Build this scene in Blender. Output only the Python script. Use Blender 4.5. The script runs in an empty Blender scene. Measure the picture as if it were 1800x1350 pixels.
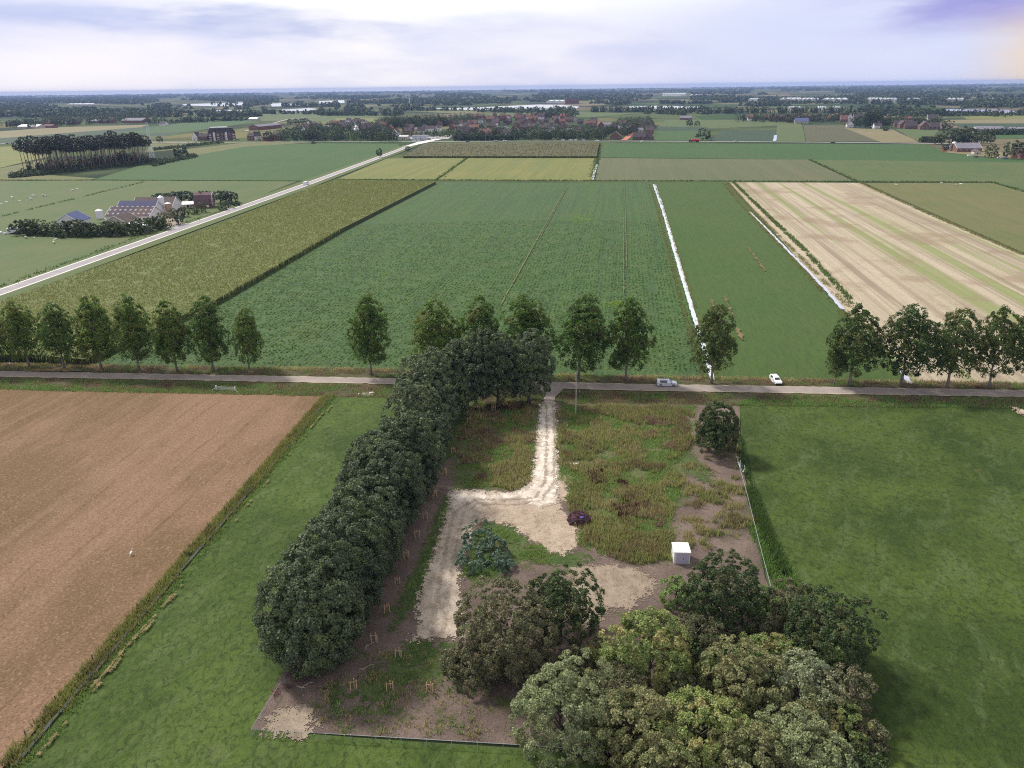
import bpy, math, numpy as np
sc = bpy.context.scene
rad = math.radians
# ------------------------------------------------------------------ camera
CAM_H, FOC, CX, CY = 67.0, 1370.0, 900.0, 675.0      # drone height (m); photo measured at 1800 x 1350
TH, RO = math.atan2(522.5, FOC), rad(0.7)
_f = np.array([0, math.cos(TH), -math.sin(TH)]); _r0 = np.array([1., 0, 0]); _u0 = np.array([0, math.sin(TH), math.cos(TH)])
_r = math.cos(RO) * _r0 - math.sin(RO) * _u0
_u = math.sin(RO) * _r0 + math.cos(RO) * _u0
from mathutils import Matrix
cam_data = bpy.data.cameras.new('camera'); cam = bpy.data.objects.new('camera', cam_data)
sc.collection.objects.link(cam); sc.camera = cam
cam_data.sensor_width = 36; cam_data.lens = 36 * FOC / 1800
cam_data.clip_start, cam_data.clip_end = 0.5, 60000
cam.matrix_world = Matrix(((_r[0], _u[0], -_f[0], 0), (_r[1], _u[1], -_f[1], 0), (_r[2], _u[2], -_f[2], CAM_H), (0, 0, 0, 1)))
# ------------------------------------------------------------------ world: overcast sky with thin gaps
SUN_EL, SUN_AZ = rad(46), rad(-50)                   # azimuth from +Y towards +X
W = bpy.data.worlds.new('World'); sc.world = W; W.use_nodes = True
wt = W.node_tree; wt.nodes.clear()
def wn(t, **k):
    n = wt.nodes.new(t)
    for a, b in k.items(): setattr(n, a, b)
    return n
def wl(a, b): wt.links.new(a, b)
def wmath(op, a, b=None, c=None, clamp=False):
    n = wn('ShaderNodeMath', operation=op, use_clamp=clamp)
    for i, v in enumerate((a, b, c)):
        if v is None: continue
        if isinstance(v, (int, float)): n.inputs[i].default_value = v
        else: wl(v, n.inputs[i])
    return n.outputs[0]
def wramp(x, lo, hi):
    n = wn('ShaderNodeMapRange', interpolation_type='SMOOTHSTEP')
    wl(x, n.inputs[0]); n.inputs[1].default_value = lo; n.inputs[2].default_value = hi
    return n.outputs[0]
def wmix(f, a, b):
    n = wn('ShaderNodeMix', data_type='RGBA')
    if isinstance(f, (int, float)): n.inputs[0].default_value = f
    else: wl(f, n.inputs[0])
    for i, v in ((6, a), (7, b)):
        if isinstance(v, tuple): n.inputs[i].default_value = (*v, 1)
        else: wl(v, n.inputs[i])
    return n.outputs[2]
wout = wn('ShaderNodeOutputWorld'); sky = wn('ShaderNodeTexSky', sky_type='NISHITA', sun_disc=False)
sky.sun_elevation, sky.sun_rotation = SUN_EL, SUN_AZ
bg1 = wn('ShaderNodeBackground'); bg1.inputs[1].default_value = 0.10; wl(sky.outputs[0], bg1.inputs[0])
tc = wn('ShaderNodeTexCoord'); sx = wn('ShaderNodeSeparateXYZ'); wl(tc.outputs['Generated'], sx.inputs[0])
az = wmath('ARCTAN2', sx.outputs[0], sx.outputs[1]); el = sx.outputs[2]
def wnoise(fa, fe, off, detail=4, rough=.55):
    c = wn('ShaderNodeCombineXYZ'); wl(wmath('MULTIPLY', az, fa), c.inputs[0]); wl(wmath('MULTIPLY', el, fe), c.inputs[1]); c.inputs[2].default_value = off
    n = wn('ShaderNodeTexNoise'); n.inputs['Scale'].default_value = 1; n.inputs['Detail'].default_value = detail; n.inputs['Roughness'].default_value = rough
    wl(c.outputs[0], n.inputs['Vector']); return n.outputs[0]
n1, n2, n3 = wnoise(4, 20, 1.3), wnoise(6, 32, 7.7), wnoise(3, 9, 4.1)
col = wmix(wramp(n3, .35, .65), (.80, .79, .95), (.91, .88, .97))                 # pale lavender base
# white break in the cloud, ahead and a little left, and overhead
brk = wmath('MULTIPLY', wramp(wmath('ADD', el, wmath('MULTIPLY', n1, .05)), .085, .125), wramp(wmath('ABSOLUTE', wmath('SUBTRACT', az, -.02)), .55, .15))
col = wmix(brk, col, (1.04, 1.05, 1.05))
low = wmath('MULTIPLY', wramp(wmath('ABSOLUTE', wmath('SUBTRACT', az, -.17)), .18, .0), wramp(el, .10, .03))
col = wmix(wmath('MULTIPLY', low, .8), col, (1.02, .98, .99))
# cool right half
col = wmix(wmath('MULTIPLY', wramp(az, .0, .35), wmath('MULTIPLY', wramp(el, .13, .06), .75)), col, (.62, .69, .95))
# grey blue band of cloud on the left
bz = wmath('ADD', el, wmath('ADD', wmath('MULTIPLY', wmath('SUBTRACT', n1, .5), .05), wmath('MULTIPLY', az, .03)))
band = wmath('MULTIPLY', wramp(wmath('ABSOLUTE', wmath('SUBTRACT', bz, .062)), .022, .004), wramp(az, .10, -.15))
band = wmath('MULTIPLY', band, wramp(n2, .30, .62))
col = wmix(wmath('MULTIPLY', band, .95), col, (.40, .47, .78))
up = wmath('MULTIPLY', wmath('MULTIPLY', wramp(el, .075, .11), wramp(az, -.05, -.4)), wramp(n2, .42, .68))
col = wmix(wmath('MULTIPLY', up, .7), col, (.60, .66, .92))
# dark violet cloud high on the right, warm light under it
dk = wmath('MULTIPLY', wramp(wmath('ADD', az, wmath('MULTIPLY', n2, .25)), .50, .62), wramp(wmath('ADD', el, wmath('MULTIPLY', n1, .05)), .062, .092))
dk = wmath('MULTIPLY', dk, wramp(el, .25, .14))
col = wmix(wmath('MULTIPLY', dk, .9), col, (.19, .18, .60))
vio = wmath('MULTIPLY', wramp(az, .25, .5), wramp(n2, .30, .60)); col = wmix(wmath('MULTIPLY', vio, wmath('MULTIPLY', wramp(el, .03, .08), .6)), col, (.48, .46, .86))
n4 = wnoise(5, 22, 3.3, 5, .5); col = wmix(wmath('MULTIPLY', wramp(n4, .44, .70), wmath('MULTIPLY', wramp(el, .2, .1), 0.55)), col, (.58, .63, .90)); n5 = wnoise(4, 18, 9.3, 5, .5); col = wmix(wmath('MULTIPLY', wramp(n5, .48, .72), wmath('MULTIPLY', wramp(el, .2, .1), .4)), col, (.98, .96, .99))
wm = wmath('MULTIPLY', wramp(wmath('ADD', az, wmath('MULTIPLY', n2, .06)), .505, .62), wmath('MULTIPLY', wramp(el, .085, .03), .8))
col = wmix(wm, col, (.95, .66, .30))
# dome above the frame
col = wmix(wramp(el, .18, .55), col, (.76, .75, .75))
bg2 = wn('ShaderNodeBackground'); bg2.inputs[1].default_value = 1.0; wl(col, bg2.inputs[0])
mx = wn('ShaderNodeMixShader'); mx.inputs[0].default_value = .9
wl(bg1.outputs[0], mx.inputs[1]); wl(bg2.outputs[0], mx.inputs[2]); wl(mx.outputs[0], wout.inputs[0])
# ------------------------------------------------------------------ sun behind thin cloud
sl = bpy.data.lights.new('sun', 'SUN'); sl.energy = 4.3; sl.angle = rad(8); sl.color = (1, .95, .86)
so = bpy.data.objects.new('sun', sl); sc.collection.objects.link(so)
from mathutils import Vector
so.rotation_euler = Vector((math.sin(SUN_AZ) * math.cos(SUN_EL), math.cos(SUN_AZ) * math.cos(SUN_EL), math.sin(SUN_EL))).to_track_quat('Z', 'Y').to_euler()
sc.view_settings.view_transform = 'Standard'; sc.view_settings.look = 'None'; sc.view_settings.exposure = 0.12; sc.view_settings.gamma = 1
sc.cycles.use_denoising = False; sc.cycles.filter_width = 1.1
sc.cycles.max_bounces = 5; sc.cycles.diffuse_bounces = 3; sc.cycles.transmission_bounces = 3; sc.cycles.volume_bounces = 0
# ------------------------------------------------------------------ geometry helpers
RNG = np.random.default_rng(7)
def at(px, py, z=0.0):
    d = _f + _r * ((px - CX) / FOC) + _u * ((CY - py) / FOC)
    t = (z - CAM_H) / d[2]
    return np.array([d[0] * t, d[1] * t, z])
def G(pts, z=0.0): return np.array([at(p[0], p[1], z) for p in pts])
def hgt(px, yb, yt):                                  # height of something standing at (px, yb) whose top shows at row yt
    p = at(px, yb) - np.array([0, 0, CAM_H]); k = (CY - yt) / FOC
    a, b = p @ _u, _u[2]; c, d = p @ _f, _f[2]
    return (k * c - a) / (b - k * d)
def mpp(px, py):                                      # metres per photo pixel at that ground point
    return ((at(px, py) - np.array([0, 0, CAM_H])) @ _f) / FOC
FDIR = math.atan2(1094 - CX, FOC)                     # all the field rows run along this bearing
D_AL = np.array([math.sin(FDIR), math.cos(FDIR)]); D_AC = np.array([math.cos(FDIR), -math.sin(FDIR)])
def inpoly(P, poly):
    x, y = P[:, 0], P[:, 1]; r = np.zeros(len(P), bool); n = len(poly)
    for i in range(n):
        x1, y1 = poly[i][:2]; x2, y2 = poly[(i + 1) % n][:2]
        if y1 == y2: continue
        c = (y1 > y) != (y2 > y)
        r ^= c & (x < (x2 - x1) * (y - y1) / (y2 - y1) + x1)
    return r
def area(poly):
    x, y = poly[:, 0], poly[:, 1]; return abs(np.sum(x * np.roll(y, 1) - y * np.roll(x, 1))) / 2
def scatter(poly, dens, rng=RNG, nmax=400000):
    poly = np.asarray(poly)[:, :2]; lo, hi = poly.min(0), poly.max(0)
    n = int(min(nmax, dens * np.prod(hi - lo))); P = lo + rng.random((n, 2)) * (hi - lo)
    return P[inpoly(P, poly)]
def patch(P, size, seed):                             # smooth pseudo noise about -1..1
    r = np.random.default_rng(seed); v = np.zeros(len(P))
    for k in range(7):
        a = r.uniform(0, 6.283); w = 6.283 / size * r.uniform(.5, 1.8)
        v += np.sin(P[:, 0] * math.cos(a) * w + P[:, 1] * math.sin(a) * w + r.uniform(0, 6.283))
    return v / 3.2
def thin(P, dmin):                                    # drop points closer than dmin to one kept before
    cell = {}; keep = []
    for i, p in enumerate(P):
        c = (int(p[0] // dmin), int(p[1] // dmin)); ok = True
        for a in (-1, 0, 1):
            for b in (-1, 0, 1):
                for j in cell.get((c[0] + a, c[1] + b), ()):
                    if (P[j][0] - p[0]) ** 2 + (P[j][1] - p[1]) ** 2 < dmin * dmin: ok = False
        if ok: keep.append(i); cell.setdefault(c, []).append(i)
    return P[keep]
def new_mesh(name, V, faces, mats, mi=None, smooth=False):
    V = np.asarray(V, np.float32).reshape(-1, 3); me = bpy.data.meshes.new(name)
    if isinstance(faces, np.ndarray) and faces.ndim == 2:
        n, k = faces.shape
        me.vertices.add(len(V)); me.vertices.foreach_set('co', V.ravel())
        me.loops.add(n * k); me.loops.foreach_set('vertex_index', faces.astype(np.int32).ravel())
        me.polygons.add(n); me.polygons.foreach_set('loop_start', np.arange(n, dtype=np.int32) * k)
        me.polygons.foreach_set('loop_total', np.full(n, k, np.int32))
    else:
        me.from_pydata(V.tolist(), [], [list(f) for f in faces])
    for m in (mats if isinstance(mats, (list, tuple)) else [mats]): me.materials.append(m)
    if mi is not None: me.polygons.foreach_set('material_index', np.asarray(mi, np.int32))
    if smooth: me.polygons.foreach_set('use_smooth', np.ones(len(me.polygons), bool))
    me.update(calc_edges=True)
    return me
def link(name, me, parent=None, loc=None, rz=0.0, scale=None):
    o = bpy.data.objects.new(name, me); sc.collection.objects.link(o)
    if parent is not None: o.parent = parent
    if loc is not None: o.location = [float(v) for v in loc]
    o.rotation_euler[2] = rz
    if scale is not None: o.scale = scale if hasattr(scale, '__len__') else (scale,) * 3
    return o
def tag(o, label=None, cat=None, group=None, kind=None):
    if label: o['label'] = label
    if cat: o['category'] = cat
    if group: o['group'] = group
    if kind: o['kind'] = kind
    return o
def thing(name, label, cat, loc, rz=0.0, group=None, scale=None):
    return tag(link(name, None, None, loc, rz, scale), label, cat, group)
class MB:                                             # collects shapes for ONE mesh
    def __init__(s): s.v = []; s.f = []; s.m = []
    def add(s, v, f, m=0):
        o = len(s.v); s.v += [tuple(map(float, p)) for p in v]; s.f += [[i + o for i in q] for q in f]; s.m += [m] * len(f); return s
    def box(s, c, d, m=0, rz=0.0):
        x, y, z = (q / 2 for q in d); ca, sa = math.cos(rz), math.sin(rz); v = []
        for k in (-z, z):
            for a, b in ((-x, -y), (x, -y), (x, y), (-x, y)): v.append((c[0] + a * ca - b * sa, c[1] + a * sa + b * ca, c[2] + k))
        return s.add(v, [(3, 2, 1, 0), (4, 5, 6, 7), (0, 1, 5, 4), (1, 2, 6, 5), (2, 3, 7, 6), (3, 0, 4, 7)], m)
    def tube(s, pts, radii, n=8, m=0, cap=True):
        pts = [np.array(p, float) for p in pts]; v = []; f = []
        if not hasattr(radii, '__len__'): radii = [radii] * len(pts)
        for i, p in enumerate(pts):
            t = pts[min(i + 1, len(pts) - 1)] - pts[max(i - 1, 0)]; t = t / (np.linalg.norm(t) + 1e-9)
            a = np.cross(t, (0, 0, 1) if abs(t[2]) < .9 else (1, 0, 0)); a /= np.linalg.norm(a); b = np.cross(t, a)
            for k in range(n):
                an = 6.28318 * k / n; v.append(p + radii[i] * (math.cos(an) * a + math.sin(an) * b))
        for i in range(len(pts) - 1):
            for k in range(n): f.append((i * n + k, i * n + (k + 1) % n, (i + 1) * n + (k + 1) % n, (i + 1) * n + k))
        if cap: f += [tuple(range(n - 1, -1, -1)), tuple(range((len(pts) - 1) * n, len(pts) * n))]
        return s.add(v, f, m)
    def prism(s, prof, y0, y1, m=0, axis='y'):        # outline in the xz plane, swept along y
        n = len(prof); q = (lambda x, y, z: (x, y, z)) if axis == 'y' else (lambda x, y, z: (y, x, z))
        v = [q(x, y0, z) for x, z in prof] + [q(x, y1, z) for x, z in prof]
        f = [tuple(range(n)), tuple(range(2 * n - 1, n - 1, -1))] + [(i, i + n, (i + 1) % n + n, (i + 1) % n) for i in range(n)]
        return s.add(v, f, m)
    def mesh(s, name, mats, smooth=False): return new_mesh(name, s.v, s.f, mats, s.m if isinstance(mats, (list, tuple)) else None, smooth)
    def obj(s, name, mats, parent=None, loc=None, rz=0.0, smooth=False): return link(name, s.mesh(name, mats, smooth), parent, loc, rz)
# ------------------------------------------------------------------ materials
def srgb(r, g, b): return tuple((c / 255 / 12.92 if c / 255 <= .04045 else ((c / 255 + .055) / 1.055) ** 2.4) for c in (r, g, b))
class M:                                              # small node-tree builder
    def __init__(s, name, rough=.85, spec=.25):
        s.mat = bpy.data.materials.new(name); s.mat.use_nodes = True; s.t = s.mat.node_tree
        s.b = s.t.nodes['Principled BSDF']; s.out = s.t.nodes['Material Output']
        s.b.inputs['Roughness'].default_value = rough; s.b.inputs['Specular IOR Level'].default_value = spec
    def n(s, t, **k):
        x = s.t.nodes.new(t)
        for a, b in k.items(): setattr(x, a, b)
        return x
    def l(s, a, b): s.t.links.new(a, b)
    def pos(s, rot=0.0, scale=(1, 1, 1), obj=False):
        if obj: src = s.n('ShaderNodeTexCoord').outputs['Object']
        else: src = s.n('ShaderNodeNewGeometry').outputs['Position']
        r = s.n('ShaderNodeMapping', vector_type='POINT'); r.inputs['Rotation'].default_value = (0, 0, rot); s.l(src, r.inputs[0])
        q = s.n('ShaderNodeVectorMath', operation='MULTIPLY'); q.inputs[1].default_value = scale; s.l(r.outputs[0], q.inputs[0])
        return q.outputs[0]
    def noise(s, vec, scale=1.0, detail=3, rough=.55, dist=0.0):
        x = s.n('ShaderNodeTexNoise'); x.inputs['Scale'].default_value = scale; x.inputs['Detail'].default_value = detail
        x.inputs['Roughness'].default_value = rough; x.inputs['Distortion'].default_value = dist; s.l(vec, x.inputs['Vector']); return x.outputs[0]
    def ramp(s, x, lo, hi, a=0.0, b=1.0):
        m = s.n('ShaderNodeMapRange'); s.l(x, m.inputs[0])
        for i, v in enumerate((lo, hi, a, b)): m.inputs[i + 1].default_value = v
        return m.outputs[0]
    def math(s, op, a, b=0.0):
        m = s.n('ShaderNodeMath', operation=op)
        for i, v in enumerate((a, b)):
            if isinstance(v, (int, float)): m.inputs[i].default_value = v
            else: s.l(v, m.inputs[i])
        return m.outputs[0]
    def mix(s, f, a, b):
        m = s.n('ShaderNodeMix', data_type='RGBA')
        if isinstance(f, (int, float)): m.inputs[0].default_value = f
        else: s.l(f, m.inputs[0])
        for i, v in ((6, a), (7, b)):
            if isinstance(v, tuple): m.inputs[i].default_value = (*v, 1)
            else: s.l(v, m.inputs[i])
        return m.outputs[2]
    def bump(s, h, dist=.1, strength=1.0):
        x = s.n('ShaderNodeBump'); x.inputs['Strength'].default_value = strength; x.inputs['Distance'].default_value = dist
        s.l(h, x.inputs['Height']); s.l(x.outputs[0], s.b.inputs['Normal']); return s
    def col(s, c):
        if isinstance(c, tuple): s.b.inputs['Base Color'].default_value = (*c, 1)
        else: s.l(c, s.b.inputs['Base Color'])
        return s.mat
def mat_field(name, base, alt, speck, stripe=None, big=.03, row=.9, sp=2.2, spk=.55, strf=.5, bump=.15, rot=FDIR, stretch=.12, detail=4):
    m = M(name); P = m.pos()
    R = m.pos(rot, (row, row * stretch, row))
    c = m.mix(m.ramp(m.noise(P, big, 4), .36, .66), base, alt)
    if stripe:
        S = m.pos(rot, (row * .35, row * .006, 1))
        c = m.mix(m.math('MULTIPLY', m.ramp(m.noise(S, 1, 3, .6), .42, .68), strf), c, stripe)
    rows = m.noise(R, 1.0, 3, .6); sp1 = m.noise(P, sp, detail, .62)
    h = m.math('ADD', m.math('MULTIPLY', rows, .5), m.math('MULTIPLY', sp1, .7))
    c = m.mix(m.math('MULTIPLY', m.ramp(h, .52, .76), spk), c, speck)
    m.bump(h, bump); return m.col(c)
def mat_leaf(name, dark, light, third=None, trans=.25, rough=.55, spec=.3, big=.35, gain=1.3):
    dark, light, third = (tuple(min(.8, v * gain) for v in q) if q else None for q in (dark, light, third))
    m = M(name, rough, spec); g = m.n('ShaderNodeNewGeometry'); oi = m.n('ShaderNodeObjectInfo')
    c = m.mix(g.outputs['Random Per Island'], dark, light)
    tv = m.pos(obj=True); ad = m.n('ShaderNodeVectorMath', operation='ADD'); m.l(tv, ad.inputs[0])
    cv = m.n('ShaderNodeCombineXYZ'); m.l(m.math('MULTIPLY', oi.outputs['Random'], 53.0), cv.inputs[0]); m.l(cv.outputs[0], ad.inputs[1])
    if third: c = m.mix(m.ramp(m.noise(ad.outputs[0], big, 3), .50, .66), c, third)
    hs = m.n('ShaderNodeHueSaturation'); m.l(m.ramp(oi.outputs['Random'], 0, 1, .82, 1.15), hs.inputs['Value']); m.l(m.ramp(oi.outputs['Random'], 0, 1, .512, .49), hs.inputs['Hue']); m.l(c, hs.inputs['Color'])
    m.l(hs.outputs[0], m.b.inputs['Base Color'])
    t = m.n('ShaderNodeBsdfTranslucent'); m.l(hs.outputs[0], t.inputs[0]); mx = m.n('ShaderNodeMixShader'); mx.inputs[0].default_value = trans
    m.l(m.b.outputs[0], mx.inputs[1]); m.l(t.outputs[0], mx.inputs[2]); m.l(mx.outputs[0], m.out.inputs[0])
    return m.mat
def mat_plain(name, c, rough=.6, spec=.4, var=.18, sc_=1.5, metal=0.0, obj=True):
    m = M(name, rough, spec); m.b.inputs['Metallic'].default_value = metal
    n = m.noise(m.pos(obj=obj), sc_, 4, .6)
    return m.col(m.mix(m.ramp(n, .3, .7), tuple(v * (1 - var) for v in c), tuple(min(1, v * (1 + var)) for v in c)))
def mat_water(name, c=(.55, .57, .6), metal=.75, rough=.12):
    m = M(name, rough, .8); m.b.inputs['Metallic'].default_value = metal
    m.bump(m.noise(m.pos(), .8, 3), .02, .4); return m.col(c)
# ================================================================== SETTING: ground, fields, roads, water
_z = [0.02]
def sheet(name, poly, mat, kind='structure', label=None, px=True, dz=0.006):
    V = G(poly) if px else np.array([(p[0], p[1], 0) for p in poly]); V[:, 2] = _z[0]; _z[0] += dz
    o = link(name, new_mesh(name, V, [tuple(range(len(V)))], mat)); tag(o, label, None, None, kind)
    if o.data.polygons[0].normal.z < 0: o.data.flip_normals()
    return o
def ribbon(name, pts, width, mat, px=True, jit=0.0, step=None, kind='structure', label=None, dz=0.006, rng=None):
    P = (G(pts) if px else np.array([(p[0], p[1], 0) for p in pts]))[:, :2]
    w = np.array(width, float) if hasattr(width, '__len__') else np.full(len(P), float(width))
    d = np.r_[0, np.cumsum(np.linalg.norm(np.diff(P, axis=0), axis=1))]
    if step: s = np.linspace(0, d[-1], max(2, int(d[-1] / step)))
    else: s = d
    P = np.c_[np.interp(s, d, P[:, 0]), np.interp(s, d, P[:, 1])]; w = np.interp(s, d, w)
    t = np.gradient(P, axis=0); t /= np.linalg.norm(t, axis=1)[:, None]; nrm = np.c_[t[:, 1], -t[:, 0]]
    r = rng or RNG
    wl_, wr_ = w / 2 * (1 + jit * r.uniform(-1, 1, len(w))), w / 2 * (1 + jit * r.uniform(-1, 1, len(w)))
    n = len(P); V = np.zeros((2 * n, 3)); V[:n, :2] = P - nrm * wl_[:, None]; V[n:, :2] = P + nrm * wr_[:, None]; V[:, 2] = _z[0]; _z[0] += dz
    i = np.arange(n - 1); F = np.c_[i, n + i, n + i + 1, i + 1]
    o = link(name, new_mesh(name, V, F, mat)); return tag(o, label, None, None, kind)

def vnoise(P, size, seed, octv=4, rough=.55):         # fractal value noise, 0..1
    r = np.random.default_rng(seed); out = np.zeros(len(P)); amp = 1.0; tot = 0.0
    for o in range(octv):
        g_ = r.random((64, 64)); q = P[:, :2] / size * 2 ** o + r.uniform(0, 64, 2); i = np.floor(q).astype(int); f = q - i; f = f * f * (3 - 2 * f)
        a = g_[i[:, 0] % 64, i[:, 1] % 64]; b = g_[(i[:, 0] + 1) % 64, i[:, 1] % 64]; c_ = g_[i[:, 0] % 64, (i[:, 1] + 1) % 64]; d = g_[(i[:, 0] + 1) % 64, (i[:, 1] + 1) % 64]
        out += amp * ((a * (1 - f[:, 0]) + b * f[:, 0]) * (1 - f[:, 1]) + (c_ * (1 - f[:, 0]) + d * f[:, 0]) * f[:, 1]); tot += amp; amp *= rough
    return out / tot
def sdist(P, poly):                                   # metres inside (+) or outside (-) the outline
    dmin = np.full(len(P), 1e9); n = len(poly)
    for i in range(n):
        a, b = np.array(poly[i][:2]), np.array(poly[(i + 1) % n][:2]); ab = b - a; t = np.clip(((P - a) @ ab) / (ab @ ab + 1e-9), 0, 1)
        dmin = np.minimum(dmin, np.linalg.norm(P - a - t[:, None] * ab, axis=1))
    return np.where(inpoly(P, poly), dmin, -dmin)
def ragged(name, poly, mat, cell=.22, amp=1.6, size=2.5, seed=1, px=True, hole=0.0, label=None, dz=0.006, kind='structure'):
    """a ground patch with a frayed natural edge, made of small cells"""
    Q = G(poly)[:, :2] if px else np.asarray(poly, float)[:, :2]; lo, hi = Q.min(0) - amp, Q.max(0) + amp
    nx, ny = int((hi[0] - lo[0]) / cell) + 1, int((hi[1] - lo[1]) / cell) + 1
    X, Y = np.meshgrid(np.arange(nx), np.arange(ny), indexing='ij'); P = np.c_[X.ravel(), Y.ravel()] * cell + lo + cell / 2
    n_ = vnoise(P, size, seed); keep = (np.minimum(sdist(P, Q), 3.0 / (hole + 1e-6)) + (n_ - .5) * 1.6 * amp + (vnoise(P, .55, seed + 9, 2) - .5) * 1.5 * amp + np.random.default_rng(seed).normal(0, .22 * amp, len(P))) > 0
    if hole: keep &= vnoise(P, size * .6, seed + 50, 5, .7) > hole * .5
    ix, iy = X.ravel()[keep], Y.ravel()[keep]; idx = np.full((nx + 1, ny + 1), -1); corners = np.stack([np.c_[ix, iy], np.c_[ix + 1, iy], np.c_[ix + 1, iy + 1], np.c_[ix, iy + 1]], 1)
    u, inv = np.unique(corners.reshape(-1, 2), axis=0, return_inverse=True); V = np.c_[u * cell + lo, np.full(len(u), _z[0])]; _z[0] += dz
    return tag(link(name, new_mesh(name, V, inv.reshape(-1, 4), mat)), label, None, None, kind)
def wob(poly, amp, seed):                             # slightly unsteady outline between the given corners
    r = np.random.default_rng(seed); P = G(poly)[:, :2]; out = []
    for i in range(len(P)):
        a, b = P[i], P[(i + 1) % len(P)]; k = max(1, int(np.linalg.norm(b - a) / 1.2))
        for j in range(k): out.append(tuple(a + (b - a) * j / k + r.normal(0, amp, 2)))
    return out
# --- base ground: one sheet to the horizon, patchwork of far fields
m = M('far_ground', .95, .1); P = m.pos(FDIR, (1 / 190, 1 / 420, 1)); v = m.n('ShaderNodeTexVoronoi', distance='CHEBYCHEV'); v.inputs['Scale'].default_value = 1; m.l(P, v.inputs['Vector'])
sx_ = m.n('ShaderNodeSeparateXYZ'); m.l(v.outputs['Color'], sx_.inputs[0])
c = m.mix(m.ramp(sx_.outputs[0], .35, .4), (.040, .075, .022), (.075, .10, .035)); c = m.mix(m.ramp(sx_.outputs[1], .72, .76), c, (.15, .14, .055)); c = m.mix(m.ramp(sx_.outputs[2], .8, .84), c, (.17, .135, .085))
c = m.mix(m.ramp(m.noise(m.pos(), .004, 5), .45, .6), c, (.022, .035, .018))
g = M('ground'); ground_mat = m.col(c)
S = 26000.0
ring = [(-S, -400), (S, -400), (S, 20000), (-S, 20000)]
tag(link('ground', new_mesh('ground', [(x, y, 0) for x, y in ring], [(0, 1, 2, 3)], ground_mat)), 'flat farmland running out to the horizon', None, None, 'structure')
# --- field materials
MF = dict(
 beet=mat_field('beet_leaves', (.058, .122, .028), (.078, .122, .030), (.022, .046, .013), (.044, .092, .030), big=.06, row=1.6, sp=1.3, spk=.9, strf=.85, bump=.5, stretch=.3),
 grass_mid=mat_field('young_grass', (.044, .092, .013), (.056, .096, .017), (.020, .042, .008), (.072, .100, .024), big=.02, row=1.2, sp=1.5, spk=.5, strf=.35),
 maize=mat_field('maize_tops', (.155, .172, .050), (.135, .158, .048), (.065, .082, .026), (.11, .13, .042), big=.012, row=1.3, sp=.9, spk=.85, bump=.5, stretch=.5),
 maize_far=mat_field('maize_brown', (.095, .090, .042), (.080, .085, .040), (.05, .055, .024), None, big=.01, row=.4, sp=.5, rot=FDIR + 1.5708),
 stubble=None,
 yellow=mat_field('yellow_grass', (.150, .165, .038), (.19, .175, .05), (.10, .12, .03), (.10, .135, .035), big=.014, row=.5, sp=1, spk=.5, strf=.7, stretch=.05),
 greygreen=mat_field('grey_green_crop', (.088, .108, .044), (.105, .115, .05), (.06, .075, .03), (.14, .13, .066), big=.012, row=.25, sp=.8, spk=.4, strf=.6, stretch=.02),
 pasture=mat_field('pasture_grass', (.068, .112, .030), (.092, .118, .036), (.04, .07, .02), (.115, .118, .044), big=.022, row=.4, sp=.9, spk=.45, strf=.45),
 pasture_dry=mat_field('dry_pasture', (.105, .125, .036), (.135, .128, .048), (.07, .085, .026), (.16, .14, .06), big=.02, row=.4, sp=.9, spk=.4),
 green=mat_field('bright_grass', (.036, .088, .016), (.046, .094, .020), (.024, .062, .012), (.056, .096, .024), big=.01, row=.3, sp=.8, spk=.35),
 darkgreen=mat_field('dark_crop', (.030, .062, .028), (.040, .066, .03), (.02, .042, .02), None, big=.01, row=.3, sp=.6, spk=.4),
 tan=mat_field('tan_field', (.20, .17, .085), (.17, .15, .07), (.14, .12, .06), None, big=.01, row=.3, sp=.6, spk=.4),
)
def mat_brown():
    m = M('brown_stubble', .95, .1); P = m.pos()
    c = m.mix(m.ramp(m.noise(m.pos(FDIR, (.05, .022, 1)), 1, 5, .65), .42, .58), (.160, .105, .056), (.232, .145, .094))
    S = m.pos(FDIR, (.35, .012, 1)); c = m.mix(m.math('MULTIPLY', m.ramp(m.noise(S, 1, 4, .6), .5, .70), .45), c, (.28, .19, .12))
    R = m.pos(FDIR, (1.15, .05, 1)); c = m.mix(m.math('MULTIPLY', m.ramp(m.noise(R, 1, 4, .7), .58, .70), .35), c, (.12, .078, .045))
    # drill rows about a pace apart with gaps, and loose clods
    w = m.n('ShaderNodeTexWave'); w.inputs['Scale'].default_value = .075; w.inputs['Distortion'].default_value = 1.2; w.inputs['Detail'].default_value = 2; w.inputs['Detail Scale'].default_value = 1.0; m.l(m.pos(FDIR), w.inputs['Vector'])
    c = m.mix(m.math('MULTIPLY', m.math('MULTIPLY', m.ramp(w.outputs['Fac'], .93, 1.0), m.ramp(m.noise(P, .09, 3), .46, .62)), .45), c, (.095, .058, .032))
    sp1 = m.noise(P, 3.2, 5, .7); c = m.mix(m.math('MULTIPLY', m.ramp(sp1, .48, .64), .75), c, (.095, .060, .036)); c = m.mix(m.math('MULTIPLY', m.ramp(m.noise(P, 2.6, 4, .7), .53, .68), .65), c, (.34, .235, .165))
    m.bump(sp1, .12); return m.col(c)
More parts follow.
